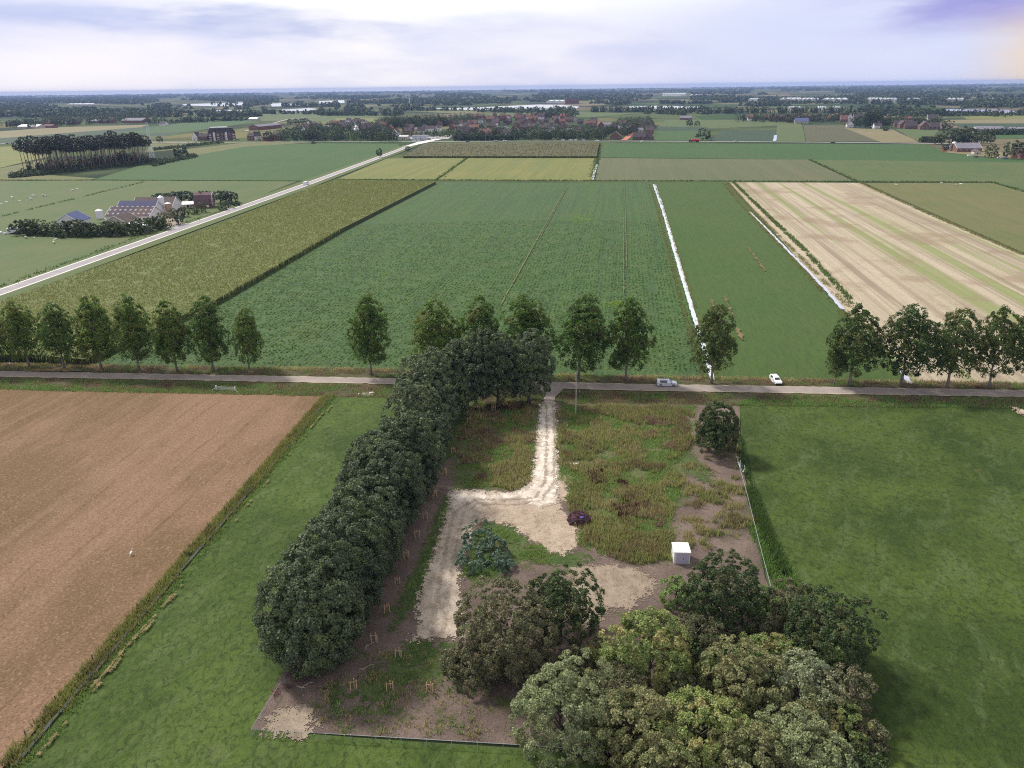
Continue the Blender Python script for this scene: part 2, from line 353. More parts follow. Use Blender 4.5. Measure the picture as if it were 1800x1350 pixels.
def mat_meadow(name, a, b, pale, dry, drya=.66, big=.05):
    m = M(name, .9, .2); P = m.pos()
    n0 = m.noise(P, big, 5, .6, .6); c = m.mix(m.ramp(n0, .40, .60), tuple(v * .8 for v in a), tuple(v * 1.15 for v in b))
    c = m.mix(m.math('MULTIPLY', m.ramp(m.noise(m.pos(.5, (.3, .11, 1)), 1, 5, .65, 1.0), .50, .68), .6), c, pale)
    tus = m.noise(m.pos(-.3, (1, .7, 1)), 1.4, 5, .68, .8); c = m.mix(m.math('MULTIPLY', m.ramp(tus, .48, .64), .75), c, tuple(v * .45 for v in a))
    c = m.mix(m.math('MULTIPLY', m.ramp(m.noise(P, 5.5, 3, .6), .55, .72), .35), c, pale)
    c = m.mix(m.math('MULTIPLY', m.ramp(m.noise(m.pos(0, (1, 1, 1)), .075, 5, .7), drya, drya + .05), .55), c, dry)
    m.bump(tus, .35); return m.col(c)
def mat_stubble():
    m = M('pale_stubble', .95, .1); P = m.pos(); st = lambda f, seed: m.noise(m.pos(FDIR, (f, f * .012, seed)), 1, 3, .55)
    c = m.mix(m.ramp(st(.22, 1), .34, .66), (.26, .21, .155), (.41, .355, .26))
    c = m.mix(m.math('MULTIPLY', m.ramp(st(.62, 2), .46, .60), .8), c, (.44, .38, .285)); c = m.mix(m.math('MULTIPLY', m.ramp(st(.16, 3.7), .52, .61), .8), c, (.20, .24, .085))
    c = m.mix(m.math('MULTIPLY', m.ramp(m.noise(P, .035, 4, .6), .52, .62), .5), c, (.24, .165, .12)); sp1 = m.noise(P, 1.6, 5, .7); c = m.mix(m.math('MULTIPLY', m.ramp(sp1, .5, .7), .6), c, (.18, .135, .085)); m.bump(sp1, .15); return m.col(c)
MF['stubble'] = mat_stubble()
MF['brown'] = mat_brown()
MF['meadow'] = mat_meadow('meadow_grass', (.038, .070, .009), (.056, .086, .014), (.088, .124, .044), (.12, .088, .036))
MF['meadow_left'] = mat_meadow('grass_by_ditch', (.050, .090, .015), (.066, .102, .020), (.104, .138, .050), (.14, .108, .05))
def mat_soil():
    m = M('bare_soil', .95, .15); P = m.pos()
    c = m.mix(m.ramp(m.noise(P, .12, 5, .65), .38, .62), (.125, .092, .080), (.200, .150, .128))
    c = m.mix(m.ramp(m.noise(P, .22, 5, .7), .57, .66), c, (.075, .095, .030))
    sp1 = m.noise(P, 4.5, 5, .75); c = m.mix(m.math('MULTIPLY', m.ramp(sp1, .52, .7), .8), c, (.055, .036, .032)); c = m.mix(m.math('MULTIPLY', m.ramp(m.noise(P, 5, 3, .75), .60, .72), .8), c, (.38, .31, .26))
    m.bump(sp1, .2); return m.col(c)
def mat_gravel(name, a, b, dark, rot=0, str_=.5):
    m = M(name, .95, .15); P = m.pos()
    c = m.mix(m.ramp(m.noise(P, .35, 5, .7), .38, .62), a, b); c = m.mix(m.math('MULTIPLY', m.ramp(m.noise(P, .8, 5, .75, .8), .50, .64), .55), c, dark); c = m.mix(m.ramp(m.noise(P, 2.2, 4, .75), .60, .72, 0, .6), c, tuple(min(.9, v * 1.35) for v in b))
    S = m.pos(rot, (1.1, .28, 1)); c = m.mix(m.math('MULTIPLY', m.ramp(m.noise(S, 1, 5, .72, .5), .50, .66), str_), c, dark)
    sp1 = m.noise(P, 6, 4, .75); c = m.mix(m.math('MULTIPLY', m.ramp(sp1, .54, .66), .8), c, dark); m.bump(sp1, .12); return m.col(c)
MF['soil'] = mat_soil()
MF['gravel'] = mat_gravel('gravel', (.44, .365, .29), (.58, .50, .42), (.20, .155, .11), FDIR)
MF['gravel_new'] = mat_gravel('fresh_gravel', (.60, .53, .45), (.76, .70, .62), (.32, .26, .20), FDIR, .4)
MF['grassy'] = mat_meadow('weedy_grass', (.060, .105, .024), (.075, .10, .032), (.10, .14, .05), (.10, .075, .035), .58, .2)
MF['sand'] = mat_gravel('sandy_earth', (.38, .30, .23), (.48, .39, .31), (.24, .18, .135), FDIR + 1.2, .35)
MF['rubble'] = mat_gravel('stony_earth', (.27, .215, .165), (.36, .29, .225), (.15, .115, .085), 0)
MF['rough'] = mat_field('rough_grass', (.080, .115, .034), (.115, .125, .050), (.05, .055, .022), (.14, .11, .055), big=.12, row=1, sp=2.4, spk=.7, bump=.3, stretch=.6)
MF['verge'] = mat_field('verge_grass', (.075, .075, .028), (.105, .085, .038), (.04, .035, .018), (.052, .08, .022), big=.15, row=1, sp=2.0, spk=.7, bump=.3, rot=FDIR + 1.57)
MF['water'] = mat_water('ditch_water', (.92, .93, .95), .92, .1); MF['river'] = mat_water('river_water', (.80, .80, .82), .9, .2); MF['dullwater'] = mat_water('dull_ditch_water', (.03, .034, .028), .0, .85)
def mat_road(name, a, b, edge=False):
    m = M(name, .9, .25); P = m.pos(); c = m.mix(m.ramp(m.noise(P, .25, 5, .65), .35, .65), a, b)
    s_ = m.noise(P, 9, 3, .7); c = m.mix(m.math('MULTIPLY', m.ramp(s_, .5, .7), .35), c, tuple(v * .6 for v in a)); m.bump(s_, .03); return m.col(c)
MF['road'] = mat_road('worn_asphalt', (.255, .215, .195), (.33, .285, .26)); MF['road_edge'] = mat_road('sandy_road_edge', (.33, .27, .20), (.42, .36, .28))
MF['concrete_road'] = mat_road('pale_road', (.27, .25, .26), (.36, .33, .34)); MF['kerb'] = mat_plain('concrete_edge', (.66, .63, .61), .9, .2, .1, .3, obj=False)
MF['far_road'] = mat_road('far_asphalt', (.30, .29, .28), (.36, .35, .34)); MF['track'] = mat_plain('wheel_track', (.10, .12, .05), 1, .1, .3, .4, obj=False); MF['track_pale'] = mat_plain('bare_wheel_track', (.13, .145, .065), 1, .1, .35, .3, obj=False)
# --- far fields behind the village road
for nm, poly, mt in (
 ('field', [(0, 231), (90, 224), (262, 219), (235, 228), (90, 236), (0, 243)], 'tan'), ('field', [(0, 243), (100, 235), (270, 222), (345, 224), (300, 238), (75, 252), (0, 254)], 'darkgreen'),
 ('field', [(205, 235), (270, 224), (345, 212), (440, 206), (520, 204), (330, 232)], 'green'), ('field', [(0, 258), (80, 255), (85, 275), (0, 295)], 'yellow'), ('field', [(0, 296), (80, 280), (75, 300), (20, 313), (0, 316)], 'pasture_dry'),
 ('field', [(262, 248), (350, 247), (320, 262), (255, 268)], 'pasture_dry'), ('field', [(420, 200), (520, 196), (690, 205), (690, 216), (560, 214), (430, 212)], 'pasture'), ('field', [(520, 226), (690, 233), (690, 247), (510, 249), (495, 243)], 'green'),
 ('field', [(590, 208), (665, 208), (665, 216), (590, 214)], 'yellow'), ('field', [(840, 196), (1000, 197), (1120, 199), (1040, 206), (880, 206)], 'pasture'), ('field', [(720, 195), (840, 194), (880, 197), (800, 200)], 'pasture_dry'),
 ('field', [(1157, 222), (1170, 211), (1350, 210), (1410, 219), (1250, 226)], 'pasture'), ('field', [(1155, 222), (1245, 224), (1235, 230), (1155, 230)], 'darkgreen'), ('field', [(1152, 230), (1250, 230), (1247, 248), (1150, 247)], 'green'),
 ('field', [(1266, 230), (1364, 228), (1362, 248), (1250, 248)], 'darkgreen'), ('field', [(1366, 218), (1410, 219), (1416, 249), (1364, 248)], 'pasture'), ('field', [(1412, 220), (1482, 219), (1547, 249), (1417, 249)], 'maize_far'),
 ('field', [(1484, 225), (1570, 228), (1617, 251), (1548, 250)], 'tan'), ('field', [(1572, 227), (1652, 227), (1640, 241), (1617, 249)], 'pasture'), ('field', [(1660, 211), (1800, 209), (1800, 217), (1670, 217)], 'tan'), ('field', [(1670, 217), (1800, 217), (1800, 226), (1690, 225)], 'darkgreen'), ('field', [(1740, 234), (1800, 233), (1800, 244), (1750, 244)], 'green'), ('field', [(1690, 204), (1800, 203), (1800, 209), (1700, 210)], 'yellow'),
 # between the village road and the straight ditch
 ('field', [(165, 316), (240, 293), (325, 275), (430, 256), (560, 252), (698, 253), (709, 262), (655, 280), (535, 318)], 'green'), ('field', [(320, 277), (330, 262), (430, 251), (560, 250), (430, 258)], 'pasture_dry'),
 ('field', [(708, 275), (748, 252), (1054, 251), (1050, 277)], 'maize_far'), ('field', [(594, 315), (680, 279), (822, 277), (764, 317)], 'yellow'), ('field', [(824, 278), (1049, 277), (1040, 318), (768, 317)], 'yellow'),
 ('field', [(1060, 252), (1625, 254), (1665, 268), (1800, 281), (1800, 286), (1420, 281), (1056, 277)], 'green'), ('field', [(1055, 278), (1420, 281), (1502, 319), (1045, 318)], 'greygreen'), ('field', [(1425, 281), (1800, 286), (1800, 338), (1745, 321), (1508, 320)], 'pasture'),
 # pastures left of the straight road
 ('pasture', [(0, 319), (165, 317), (522, 319), (390, 372), (240, 425), (0, 506)], 'pasture'), ('pasture', [(0, 312), (60, 306), (170, 314), (160, 316), (0, 318)], 'pasture_dry'),
 # the big fields
 ('field', [(770, 321), (1146, 322), (1222, 560), (1252, 655), (1256, 672), (100, 655), (0, 652), (150, 633), (372, 531)], 'beet'), ('field', [(1154, 322), (1272, 320), (1482, 547), (1598, 676), (1258, 672), (1250, 655), (1224, 560)], 'grass_mid'),
 ('field', [(1282, 321), (1512, 322), (1800, 449), (2000, 540), (2000, 690), (1606, 676), (1482, 545)], 'stubble'), ('field', [(1518, 322), (1745, 322), (1800, 339), (2000, 400), (2000, 535), (1800, 446)], 'pasture_dry'),
): sheet(nm, poly, MF[mt])
# --- south of the road
sheet('verge', [(-250, 640), (690, 654), (985, 662), (2050, 680), (2050, 722), (1300, 716), (985, 712), (600, 701), (-250, 690)], MF['verge'])
sheet('field', [(-400, 680), (0, 685), (300, 690), (574, 696), (300, 1009), (12, 1345), (-120, 1500), (-900, 1500)], MF['brown'])
sheet('meadow', [(590, 699), (690, 701), (900, 712), (800, 1100), (520, 1180), (440, 1285), (900, 1320), (1300, 1340), (1560, 1355), (1600, 1600), (-60, 1600), (20, 1350), (320, 1005)], MF['meadow_left'])
sheet('meadow', [(1296, 714), (2050, 722), (2500, 1600), (1250, 1600), (1240, 1345), (1545, 1350), (1480, 1180), (1390, 1010), (1320, 830)], MF['meadow'])
sheet('bare_ground', [(880, 706), (1300, 716), (1300, 800), (1318, 880), (1345, 1020), (1420, 1180), (1500, 1345), (900, 1312), (442, 1284), (505, 1172), (640, 1000), (760, 840)], MF['soil'])
GRAVEL = [(957, 709), (974, 709), (978, 760), (980, 850), (976, 888), (945, 893), (900, 880), (850, 890), (834, 915), (826, 950), (812, 990), (808, 1060), (815, 1126), (722, 1130), (735, 1072), (762, 980), (792, 880), (796, 866), (850, 866), (905, 868), (932, 850), (940, 800), (946, 750)]
ROUGH_A = [(990, 714), (1220, 716), (1215, 790), (1190, 900), (1185, 950), (1155, 990), (1015, 960), (1000, 890), (978, 850), (978, 730)]
ROUGH_B = [(830, 708), (952, 708), (934, 850), (905, 866), (800, 862), (790, 800), (815, 740)]
ROUGH_C = [(850, 922), (905, 930), (935, 958), (1000, 972), (1050, 985), (1000, 1005), (925, 990), (840, 1030), (812, 1010), (828, 940)]
ragged('rough_grass', ROUGH_A, MF['rough'], .3, 2.2, 4, 21, hole=.5); ragged('rough_grass', ROUGH_B, MF['rough'], .3, 1.8, 4, 22, hole=.4); ragged('rough_grass', ROUGH_C, MF['grassy'], .22, 1.5, 3, 23, hole=.35)
ragged('rough_grass', [(700, 1110), (735, 1060), (745, 1040), (800, 880), (780, 870), (745, 960), (705, 1050), (690, 1115)], MF['grassy'], .2, 1.2, 3, 24, hole=.5)
ragged('rough_grass', [(720, 1132), (795, 1135), (790, 1190), (745, 1200), (720, 1180), (690, 1260), (640, 1265), (625, 1230), (590, 1240), (585, 1210), (660, 1180), (690, 1150)], MF['grassy'], .2, 2.2, 3, 25, hole=.75)
ragged('rough_grass', [(1190, 760), (1215, 800), (1250, 830), (1240, 850), (1200, 830)], MF['grassy'], .25, 1.5, 3, 26, hole=.4)
ragged('sandy_patch', [(905, 872), (975, 868), (985, 900), (1005, 915), (1016, 935), (1012, 960), (990, 976), (960, 970), (930, 945), (900, 925), (850, 918), (832, 930), (835, 890)], MF['sand'], .14, 1.1, 3, 27)
ragged('sandy_patch', [(978, 835), (1000, 838), (1003, 860), (990, 880), (978, 872)], MF['sand'], .14, 1.4, 2, 28, hole=.5)
ragged('stony_patch', [(1005, 1000), (1050, 992), (1130, 1005), (1150, 1030), (1120, 1060), (1060, 1085), (1040, 1110), (1015, 1100), (1000, 1050)], MF['rubble'], .14, 1.4, 3, 29)
ragged('stony_patch', [(470, 1262), (500, 1245), (545, 1250), (560, 1275), (530, 1297), (475, 1290)], MF['rubble'], .14, 1.6, 2, 30, hole=.35)
ragged('gravel_track', GRAVEL, MF['gravel'], .14, 1.2, 2.4, 31, hole=.25)
ragged('gravel_crown', [(952, 712), (972, 712), (978, 850), (974, 885), (945, 890), (905, 876), (850, 880), (800, 890), (798, 872), (905, 872), (936, 856), (944, 800)], MF['gravel_new'], .14, 1.3, 2.0, 32, hole=.55)
MF['rut'] = mat_gravel('wheel_rut', (.33, .27, .215), (.43, .36, .295), (.19, .15, .11), FDIR, .4)
for k, off in enumerate((-.85, .75)):
    C_ = G([(966, 712), (968, 780), (965, 850), (945, 880), (900, 885), (838, 884), (806, 905), (788, 985), (768, 1118)])[:, :2]; T_ = np.gradient(C_, axis=0); T_ /= np.linalg.norm(T_, axis=1)[:, None]; N_ = np.c_[T_[:, 1], -T_[:, 0]]
    L_ = C_ + N_ * (off - .22); R_ = C_ + N_ * (off + .22); ragged('wheel_rut', [tuple(q) for q in L_] + [tuple(q) for q in R_[::-1]], MF['rut'], .12, .5, 1.2, 130 + k, px=False, hole=.45)
# --- roads
MAIN_UP = [(-300, 650), (0, 655), (600, 666), (985, 674.5), (1100, 677.5), (1800, 689), (2100, 694)]; MAIN_LO = [(2100, 704), (1800, 699), (1100, 687), (985, 684), (600, 674), (0, 663), (-300, 658)]
sheet('road_shoulder', wob([(x, y - .8) for x, y in MAIN_UP] + [(x, y + 1.6) for x, y in MAIN_LO], .12, 5), MF['road_edge'], px=False)
sheet('road', wob(MAIN_UP + MAIN_LO, .05, 6), MF['road'], px=False)
sheet('driveway', [(948, 684), (992, 685), (976, 700), (974, 711), (957, 711), (956, 700)], MF['road'])
STRAIGHT = [(-160, 570), (0, 515.5), (225, 436), (450, 356.5), (530, 328), (640, 287), (700, 264.5), (722, 255.5)]
_w = 7.2
ribbon('verge', STRAIGHT, 20, MF['pasture']); ribbon('road', STRAIGHT, _w, MF['kerb']); ribbon('road', STRAIGHT, _w - 1.8, MF['concrete_road'])
ribbon('road', [(0, 253), (200, 252.5), (430, 250.5), (600, 249.5), (745, 249.5), (900, 248.5), (1100, 248.5), (1300, 249.5), (1500, 251), (1660, 253), (1720, 256)], 9, MF['far_road'])
ribbon('road', [(718, 257), (745, 250), (770, 245), (790, 238)], [7.5, 16, 12, 9], MF['kerb']); ribbon('driveway', [(330, 394), (296, 402), (262, 404)], 9, MF['concrete_road']); ribbon('driveway', [(412, 368), (395, 368)], 6, MF['kerb'])
ribbon('village_street', [(1096, 247), (1102, 243), (1110, 235)], 8, mat_plain('red_pavers', (.42, .17, .11), .9, .2, .1, .05, obj=False)); ribbon('road', [(430, 231), (505, 210), (560, 205)], 6, MF['far_road'])
sheet('yard', [(700, 246), (788, 245), (795, 240), (720, 238)], MF['far_road']); sheet('farmyard', [(1655, 268), (1725, 262), (1800, 275), (1800, 281), (1740, 277)], MF['tan']); sheet('farmyard', [(215, 402), (262, 408), (325, 392), (310, 378), (330, 372), (300, 365), (180, 385)], MF['rubble'])
# --- ditches and river
ribbon('ditch_water', [(1150, 325), (1157, 345), (1166, 372), (1183, 430), (1200, 490), (1212, 530), (1221, 562), (1232, 596), (1243, 632), (1252, 670)], [2.2, 2.0, 1.8, 1.7, 1.5, 1.4, 1.4, 1.2, 1.1, 1.1], MF['water'], jit=.28, step=2.2)
ribbon('ditch_water', [(1318, 374), (1340, 396), (1380, 437), (1420, 478), (1455, 515), (1481, 546)], [.9, 1.0, 1.1, 1.1, 1.2, 1.2], MF['water'], jit=.4, step=2.5)
ribbon('ditch_water', [(1584, 655), (1592, 666), (1600, 677)], [.8, 1.2, 1.4], MF['water'], jit=.3, step=.8); ribbon('ditch_water', [(1049, 290), (1041, 317)], 2.2, MF['water'], jit=.3, step=4); ribbon('ditch_water', [(1363.5, 238), (1361.5, 248.5)], 4, MF['water'], jit=.3, step=6)
ribbon('ditch_water', [(1297, 806), (1301, 818), (1309, 834)], [.6, 1.3, .9], MF['water'], jit=.3, step=.8)
DITCH_L = [(583, 697), (520, 772), (440, 866), (330, 994), (200, 1147), (100, 1264), (28, 1350)]
ribbon('ditch_water', DITCH_L, .4, MF['dullwater'], jit=.5, step=1.2)
for poly in ([(735, 189.5), (790, 190.5), (860, 188), (945, 184), (990, 184.5), (1018, 187.5), (1012, 192), (930, 193), (860, 194), (800, 193)], [(1105, 187), (1160, 186), (1236, 187.5), (1236, 191), (1160, 191.5), (1105, 190)], [(320, 183.5), (378, 181.5), (428, 180), (428, 185), (380, 187), (324, 185.5)], [(350, 195), (425, 192.5), (425, 196), (352, 197)], [(475, 182), (520, 181), (520, 186.5), (478, 187.5)], [(494, 193), (545, 190), (560, 192), (540, 195), (496, 196)], [(1662, 192), (1760, 193), (1795, 196), (1790, 200), (1720, 197), (1664, 195)], [(560, 178), (605, 176), (606, 181), (562, 183)]):
    sheet('river', poly, MF['river'])
# --- wheel tracks and tramlines across the crops, dirt scrapes by the ditch
def along(px, y0, y1): return [(px + (1094 - px) * (y - 560) / (152 - 560), y) for y in np.linspace(y0, y1, 9)]
for px, y0, y1, w, mt in ((868, 330, 540, .40, 'track_pale'), (873, 330, 420, .35, 'track_pale'), (1097, 330, 520, .30, 'track_pale'), (1104, 330, 470, .28, 'track_pale')):
    ribbon('wheel_track', along(px, y0, y1), w, MF[mt], jit=.9, step=2.0)
MF['dirt'] = mat_plain('dry_dirt', (.17, .135, .065), 1, .1, .3, 1.2, obj=False)
for i in range(22):
    t = RNG.uniform(.02, .97); k = t * (len(DITCH_L) - 1); a = int(k); p = np.array(DITCH_L[a]) + (np.array(DITCH_L[a + 1]) - np.array(DITCH_L[a])) * (k - a)
    g0 = at(*p)[:2] + D_AC * RNG.uniform(1.3, 2.2); L = RNG.uniform(1.5, 6.0); w = RNG.uniform(.06, .14)
    ragged('dirt_scrape', [tuple(g0 - D_AC * w), tuple(g0 + D_AL * L - D_AC * w * .4), tuple(g0 + D_AL * L + D_AC * w * .4), tuple(g0 + D_AC * w)], MF['dirt'], .1, .35, .8, 60 + i, px=False, dz=.0005)
for i, (px, py, L, w) in enumerate(((1268, 575, 34, .28), (1345, 478, 45, .22), (1290, 560, 26, .2), (1305, 600, 12, .4))):
    a = at(px, py)[:2]; ragged('bare_strip', [tuple(a - D_AC * w), tuple(a + D_AL * L - D_AC * w), tuple(a + D_AL * L + D_AC * w), tuple(a + D_AC * w)], MF['dirt'], .25, .8, 2.5, 90 + i, px=False, hole=.4)
ragged('dirt_scrape', [(1785, 722), (1800, 724), (1830, 750), (1812, 746)], MF['sand'], .2, 1.2, 2.5, 113)
ragged('dirt_scrape', [(60, 652), (130, 651), (150, 656), (40, 656)], MF['dirt'], .2, .7, 2.5, 114)
# ================================================================== VEGETATION BUILDERS
def unit(v): return v / (np.linalg.norm(v, axis=-1, keepdims=True) + 1e-9)
def leaf_quads(C, out, cr, nleaf, size, rng, up=.35, asp=.55, jit=.6, flat=1.0):
    """leaves on the outside of clumps: C clump centres, out outward directions, cr clump radii"""
    n = len(C); d = rng.normal(size=(n, nleaf, 3)); d = unit(unit(d) + .75 * out[:, None, :] + np.array([0, 0, up]))
    p = C[:, None, :] + d * (cr[:, None, None] * rng.uniform(.55, 1.08, (n, nleaf, 1))) * np.array([1, 1, flat])
    p = p.reshape(-1, 3); nn = unit(d.reshape(-1, 3) + jit * rng.normal(size=p.shape))
    t1 = unit(np.cross(nn, rng.normal(size=p.shape))); t2 = np.cross(nn, t1)
    s = (size * rng.uniform(.65, 1.35, (len(p), 1)))
    q = np.stack([p + t1 * s, p + t2 * s * asp, p - t1 * s, p - t2 * s * asp], 1)
    return q.reshape(-1, 3)
def quads(n): return np.arange(n * 4).reshape(-1, 4)
def crown_dome(rng, R, Hc, nclump, cr, low=-.55, lump=.22, power=1.0, fill=.12):
    """clump centres over a lumpy dome of radius R and height Hc (centred on z = 0)"""
    d = unit(rng.normal(size=(nclump * 3, 3))); d = d[d[:, 2] > low][:nclump]
    f = np.ones(len(d))
    for k in range(9):
        b = unit(rng.normal(size=3)); b[2] = abs(b[2]) * .8; f += lump * (np.clip(d @ unit(b), 0, 1) ** 7) * rng.uniform(-.6, 1.0)
    rr = np.where(rng.random(len(d)) < fill, rng.uniform(.35, .75, len(d)), rng.uniform(.88, 1.04, len(d)))
    C = d * np.array([R, R, Hc / 2]) * (f * rr)[:, None]
    out = unit(d * np.array([1 / R, 1 / R, 2 / Hc])); return C, out, cr * rng.uniform(.7, 1.3, len(C))
def crown_poplar(rng, R, Hc, nclump, cr):
    t = rng.beta(1.25, 1.35, nclump); prof = np.interp(t, [0, .12, .35, .6, .85, 1], [.45, .85, 1.0, .88, .52, .14]); a = rng.uniform(0, 6.283, nclump)
    wob_ = 1 + .16 * np.sin(a * 2 + rng.uniform(0, 6)) + .14 * np.sin(a * 3 + t * 9 + rng.uniform(0, 6))
    r = R * prof * wob_ * np.where(rng.random(nclump) < .3, rng.uniform(.2, .8, nclump), rng.uniform(.8, 1.05, nclump))
    C = np.c_[r * np.cos(a), r * np.sin(a), (t - .5) * Hc]; out = unit(np.c_[np.cos(a), np.sin(a), (t - .45) * 1.5]); return C, out, cr * rng.uniform(.6, 1.4, nclump)
def trunk_mb(rng, H0, r0, tips, zc, lean=(0, 0), n=8, top=None):
    mb = MB(); top = top or zc * 1.15; k = 6
    ax = [np.array([lean[0] * (i / k) ** 1.3, lean[1] * (i / k) ** 1.3, top * i / k]) + np.r_[rng.normal(0, r0 * .25, 2), 0] * (i > 0) for i in range(k + 1)]
    mb.tube(ax, [r0 * 1.35] + [r0 * (1 - .8 * i / k) for i in range(1, k + 1)], n)
    for tip in tips:
        z0 = max(H0 * .75, min(tip[2] * rng.uniform(.35, .75), top * .9)); i = z0 / top * k; a = int(min(i, k - 1)); b = ax[a] + (ax[a + 1] - ax[a]) * (i - a)
        mid = b + (np.array(tip) - b) * .5 + np.array([0, 0, .08 * np.linalg.norm(tip - b)]); rr = r0 * .38
        mb.tube([b, mid, tip], [rr, rr * .6, rr * .2], 5)
    return mb
class Kind:                                           # one tree model: crown mesh + trunk mesh, used by its copies
    def __init__(s, name, crown, trunk): s.name, s.crown, s.trunk = name, crown, trunk
def make_kind(name, seed, R, Hc, H0, nclump, cr, nleaf, leaf, leafmat, barkmat, shape='dome', asp=.55, low=-.55, lump=.22, r0=.3, nlimb=9, lean=(0, 0), fill=.12, up=.35, core=None, jit=.6, flat=1.0):
    rng = np.random.default_rng(seed)
    C, out, crr = crown_poplar(rng, R, Hc, nclump, cr) if shape == 'poplar' else crown_dome(rng, R, Hc, nclump, cr, low, lump, fill=fill)
    zc = H0 + Hc * (.5 if shape == 'poplar' else (.5 * abs(low) + .0))
    C = C + np.array([lean[0], lean[1], zc]) * np.array([1, 1, 1]); 
    if shape == 'poplar': C[:, :2] += np.outer((C[:, 2] / (H0 + Hc)) ** 1.5 - .5, np.array(lean)) if lean != (0, 0) else 0
    Q = leaf_quads(C, out, crr, nleaf, leaf, rng, up, asp, jit, flat)
    if core:                                          # sparse inner foliage so the crown is not hollow
        Ci = (C - np.array([lean[0], lean[1], zc])) * .66 + np.array([lean[0], lean[1], zc]); Q = np.r_[Q, leaf_quads(Ci, out, crr * 1.1, max(2, int(nleaf * core)), leaf * 1.5, rng, up, .7)]
    Q[:, 2] = np.maximum(Q[:, 2], .05)
    crown = new_mesh('crown', Q, quads(len(Q) // 4), leafmat)
    tips = C[rng.choice(len(C), min(nlimb, len(C)), replace=False)] * np.array([.8, .8, .95])
    trunk = trunk_mb(rng, H0, r0, tips, zc, lean).mesh('trunk', barkmat, True)
    return Kind(name, crown, trunk)
def plant(kind, px=None, py=None, label='', cat='tree', group=None, loc=None, scale=1.0, rz=None, name=None):
    if loc is None: loc = at(px, py)
    rz = RNG.uniform(0, 6.283) if rz is None else rz
    t = thing(name or kind.name, label, cat, loc, rz, group, scale)
    if kind.trunk: link('trunk', kind.trunk, t)
    link('crown', kind.crown, t); return t
BARK = mat_plain('bark', (.115, .095, .075), .95, .1, .35, 1.6); BARK_PALE = mat_plain('pale_bark', (.24, .215, .18), .95, .1, .3, 1.2); BARK_PINE = mat_plain('pine_bark', (.30, .185, .13), .95, .1, .3, .8)
L_DARK = mat_leaf('dark_leaves', (.034, .050, .025), (.086, .110, .058), (.078, .100, .038), .22, .6, .3, gain=1.75)
L_POP = mat_leaf('poplar_leaves', (.038, .066, .012), (.080, .130, .024), (.080, .085, .020), .42, .5, .3, gain=2.1)
L_OAK = mat_leaf('oak_leaves', (.024, .042, .014), (.070, .096, .032), (.085, .082, .034), .25, gain=1.75)
L_WILLOW = mat_leaf('willow_leaves', (.085, .108, .048), (.185, .205, .108), (.125, .130, .058), .3, gain=1.95)
L_MAPLE = mat_leaf('green_yellow_leaves', (.055, .088, .023), (.138, .164, .056), (.165, .150, .060), .3, gain=2.3)
L_OCHRE = mat_leaf('turning_leaves', (.084, .090, .036), (.200, .188, .092), (.098, .120, .046), .3, big=.5, gain=2.0)
L_OLIVE = mat_leaf('dull_olive_leaves', (.052, .056, .028), (.105, .105, .052), (.085, .072, .045), .25, big=.5, gain=2.1)
L_GREY = mat_leaf('grey_green_leaves', (.085, .105, .060), (.175, .195, .115), (.135, .135, .068), .25, gain=1.95)
L_BLUE = mat_leaf('blue_green_leaves', (.045, .078, .052), (.09, .135, .09), None, .2, gain=1.8)
L_LIME = mat_leaf('fresh_green_leaves', (.065, .12, .034), (.13, .20, .062), (.11, .15, .05), .3, gain=1.8)
L_FAR = mat_leaf('far_leaves', (.020, .032, .016), (.046, .066, .030), (.046, .058, .026), .15, .7, .15, big=.06, gain=1.85)
L_PINE = mat_leaf('pine_needles', (.022, .032, .018), (.046, .058, .030), None, .1)
L_POLLARD = mat_leaf('pollard_leaves', (.06, .085, .05), (.11, .14, .085), None, .2)
# ------------------------------------------------------------------ the dark double row beside the plot
ROW = [  # base px, base py, crown radius, height, label
 (556, 1156, 7.0, 14.0, 'huge dark round tree nearest the camera at the low end of the row'),
 (602, 1085, 6.6, 14.6, 'dark tree pressed against the back of the huge nearest tree'),
 (640, 1010, 6.4, 13.6, 'dark tree third from the low end of the row, beside the tree stakes'),
 (676, 930, 7.6, 14.5, 'broad grey green tree fourth up the dark row, standing over the gravel bend'),
 (668, 892, 5.6, 13.5, 'smaller lighter green tree bulging on the meadow side of the dark row'),
 (722, 872, 6.3, 14.5, 'dark tree of the row whose crown reaches nearest to the wooden tree stakes'),
 (742, 812, 6.4, 15.5, 'dark tall tree midway up the row above the lighter green one'),
 (750, 772, 6.4, 16.0, 'dark tree of the row beside the concrete slab bridge'),
 (778, 742, 6.6, 16.5, 'tall dark tree where the row bends to follow the road'),
 (822, 722, 5.8, 17.0, 'dark tree at the bend of the row, the tallest top of all'),
 (876, 716, 5.6, 17.0, 'dark slim tree second from the driveway in the roadside clump'),
 (930, 711, 6.2, 17.2, 'dark round tree at the driveway mouth with its trunk showing'),
]
for i, (px, py, R, Ht, lab) in enumerate(ROW):
    R *= .84
    H0 = (.7 if i < 3 else 1.6) if i < 9 else 3.2; lw = -.8 if i < 4 else -.62; Hc = (Ht - H0) / (.5 - lw / 2)
    near = i < 5
    k = make_kind('broadleaf_tree', 100 + i, R, Hc, H0, int((620 if near else 460) * (R / 6.5) ** 2), .74, 84 if near else 56, .17 if near else .22, L_DARK, BARK, low=lw, lump=.30, r0=.42, core=.2, up=.5, fill=.08, jit=.5)
    plant(k, px, py, lab, 'tree', 'dark trees in the row beside the plot')
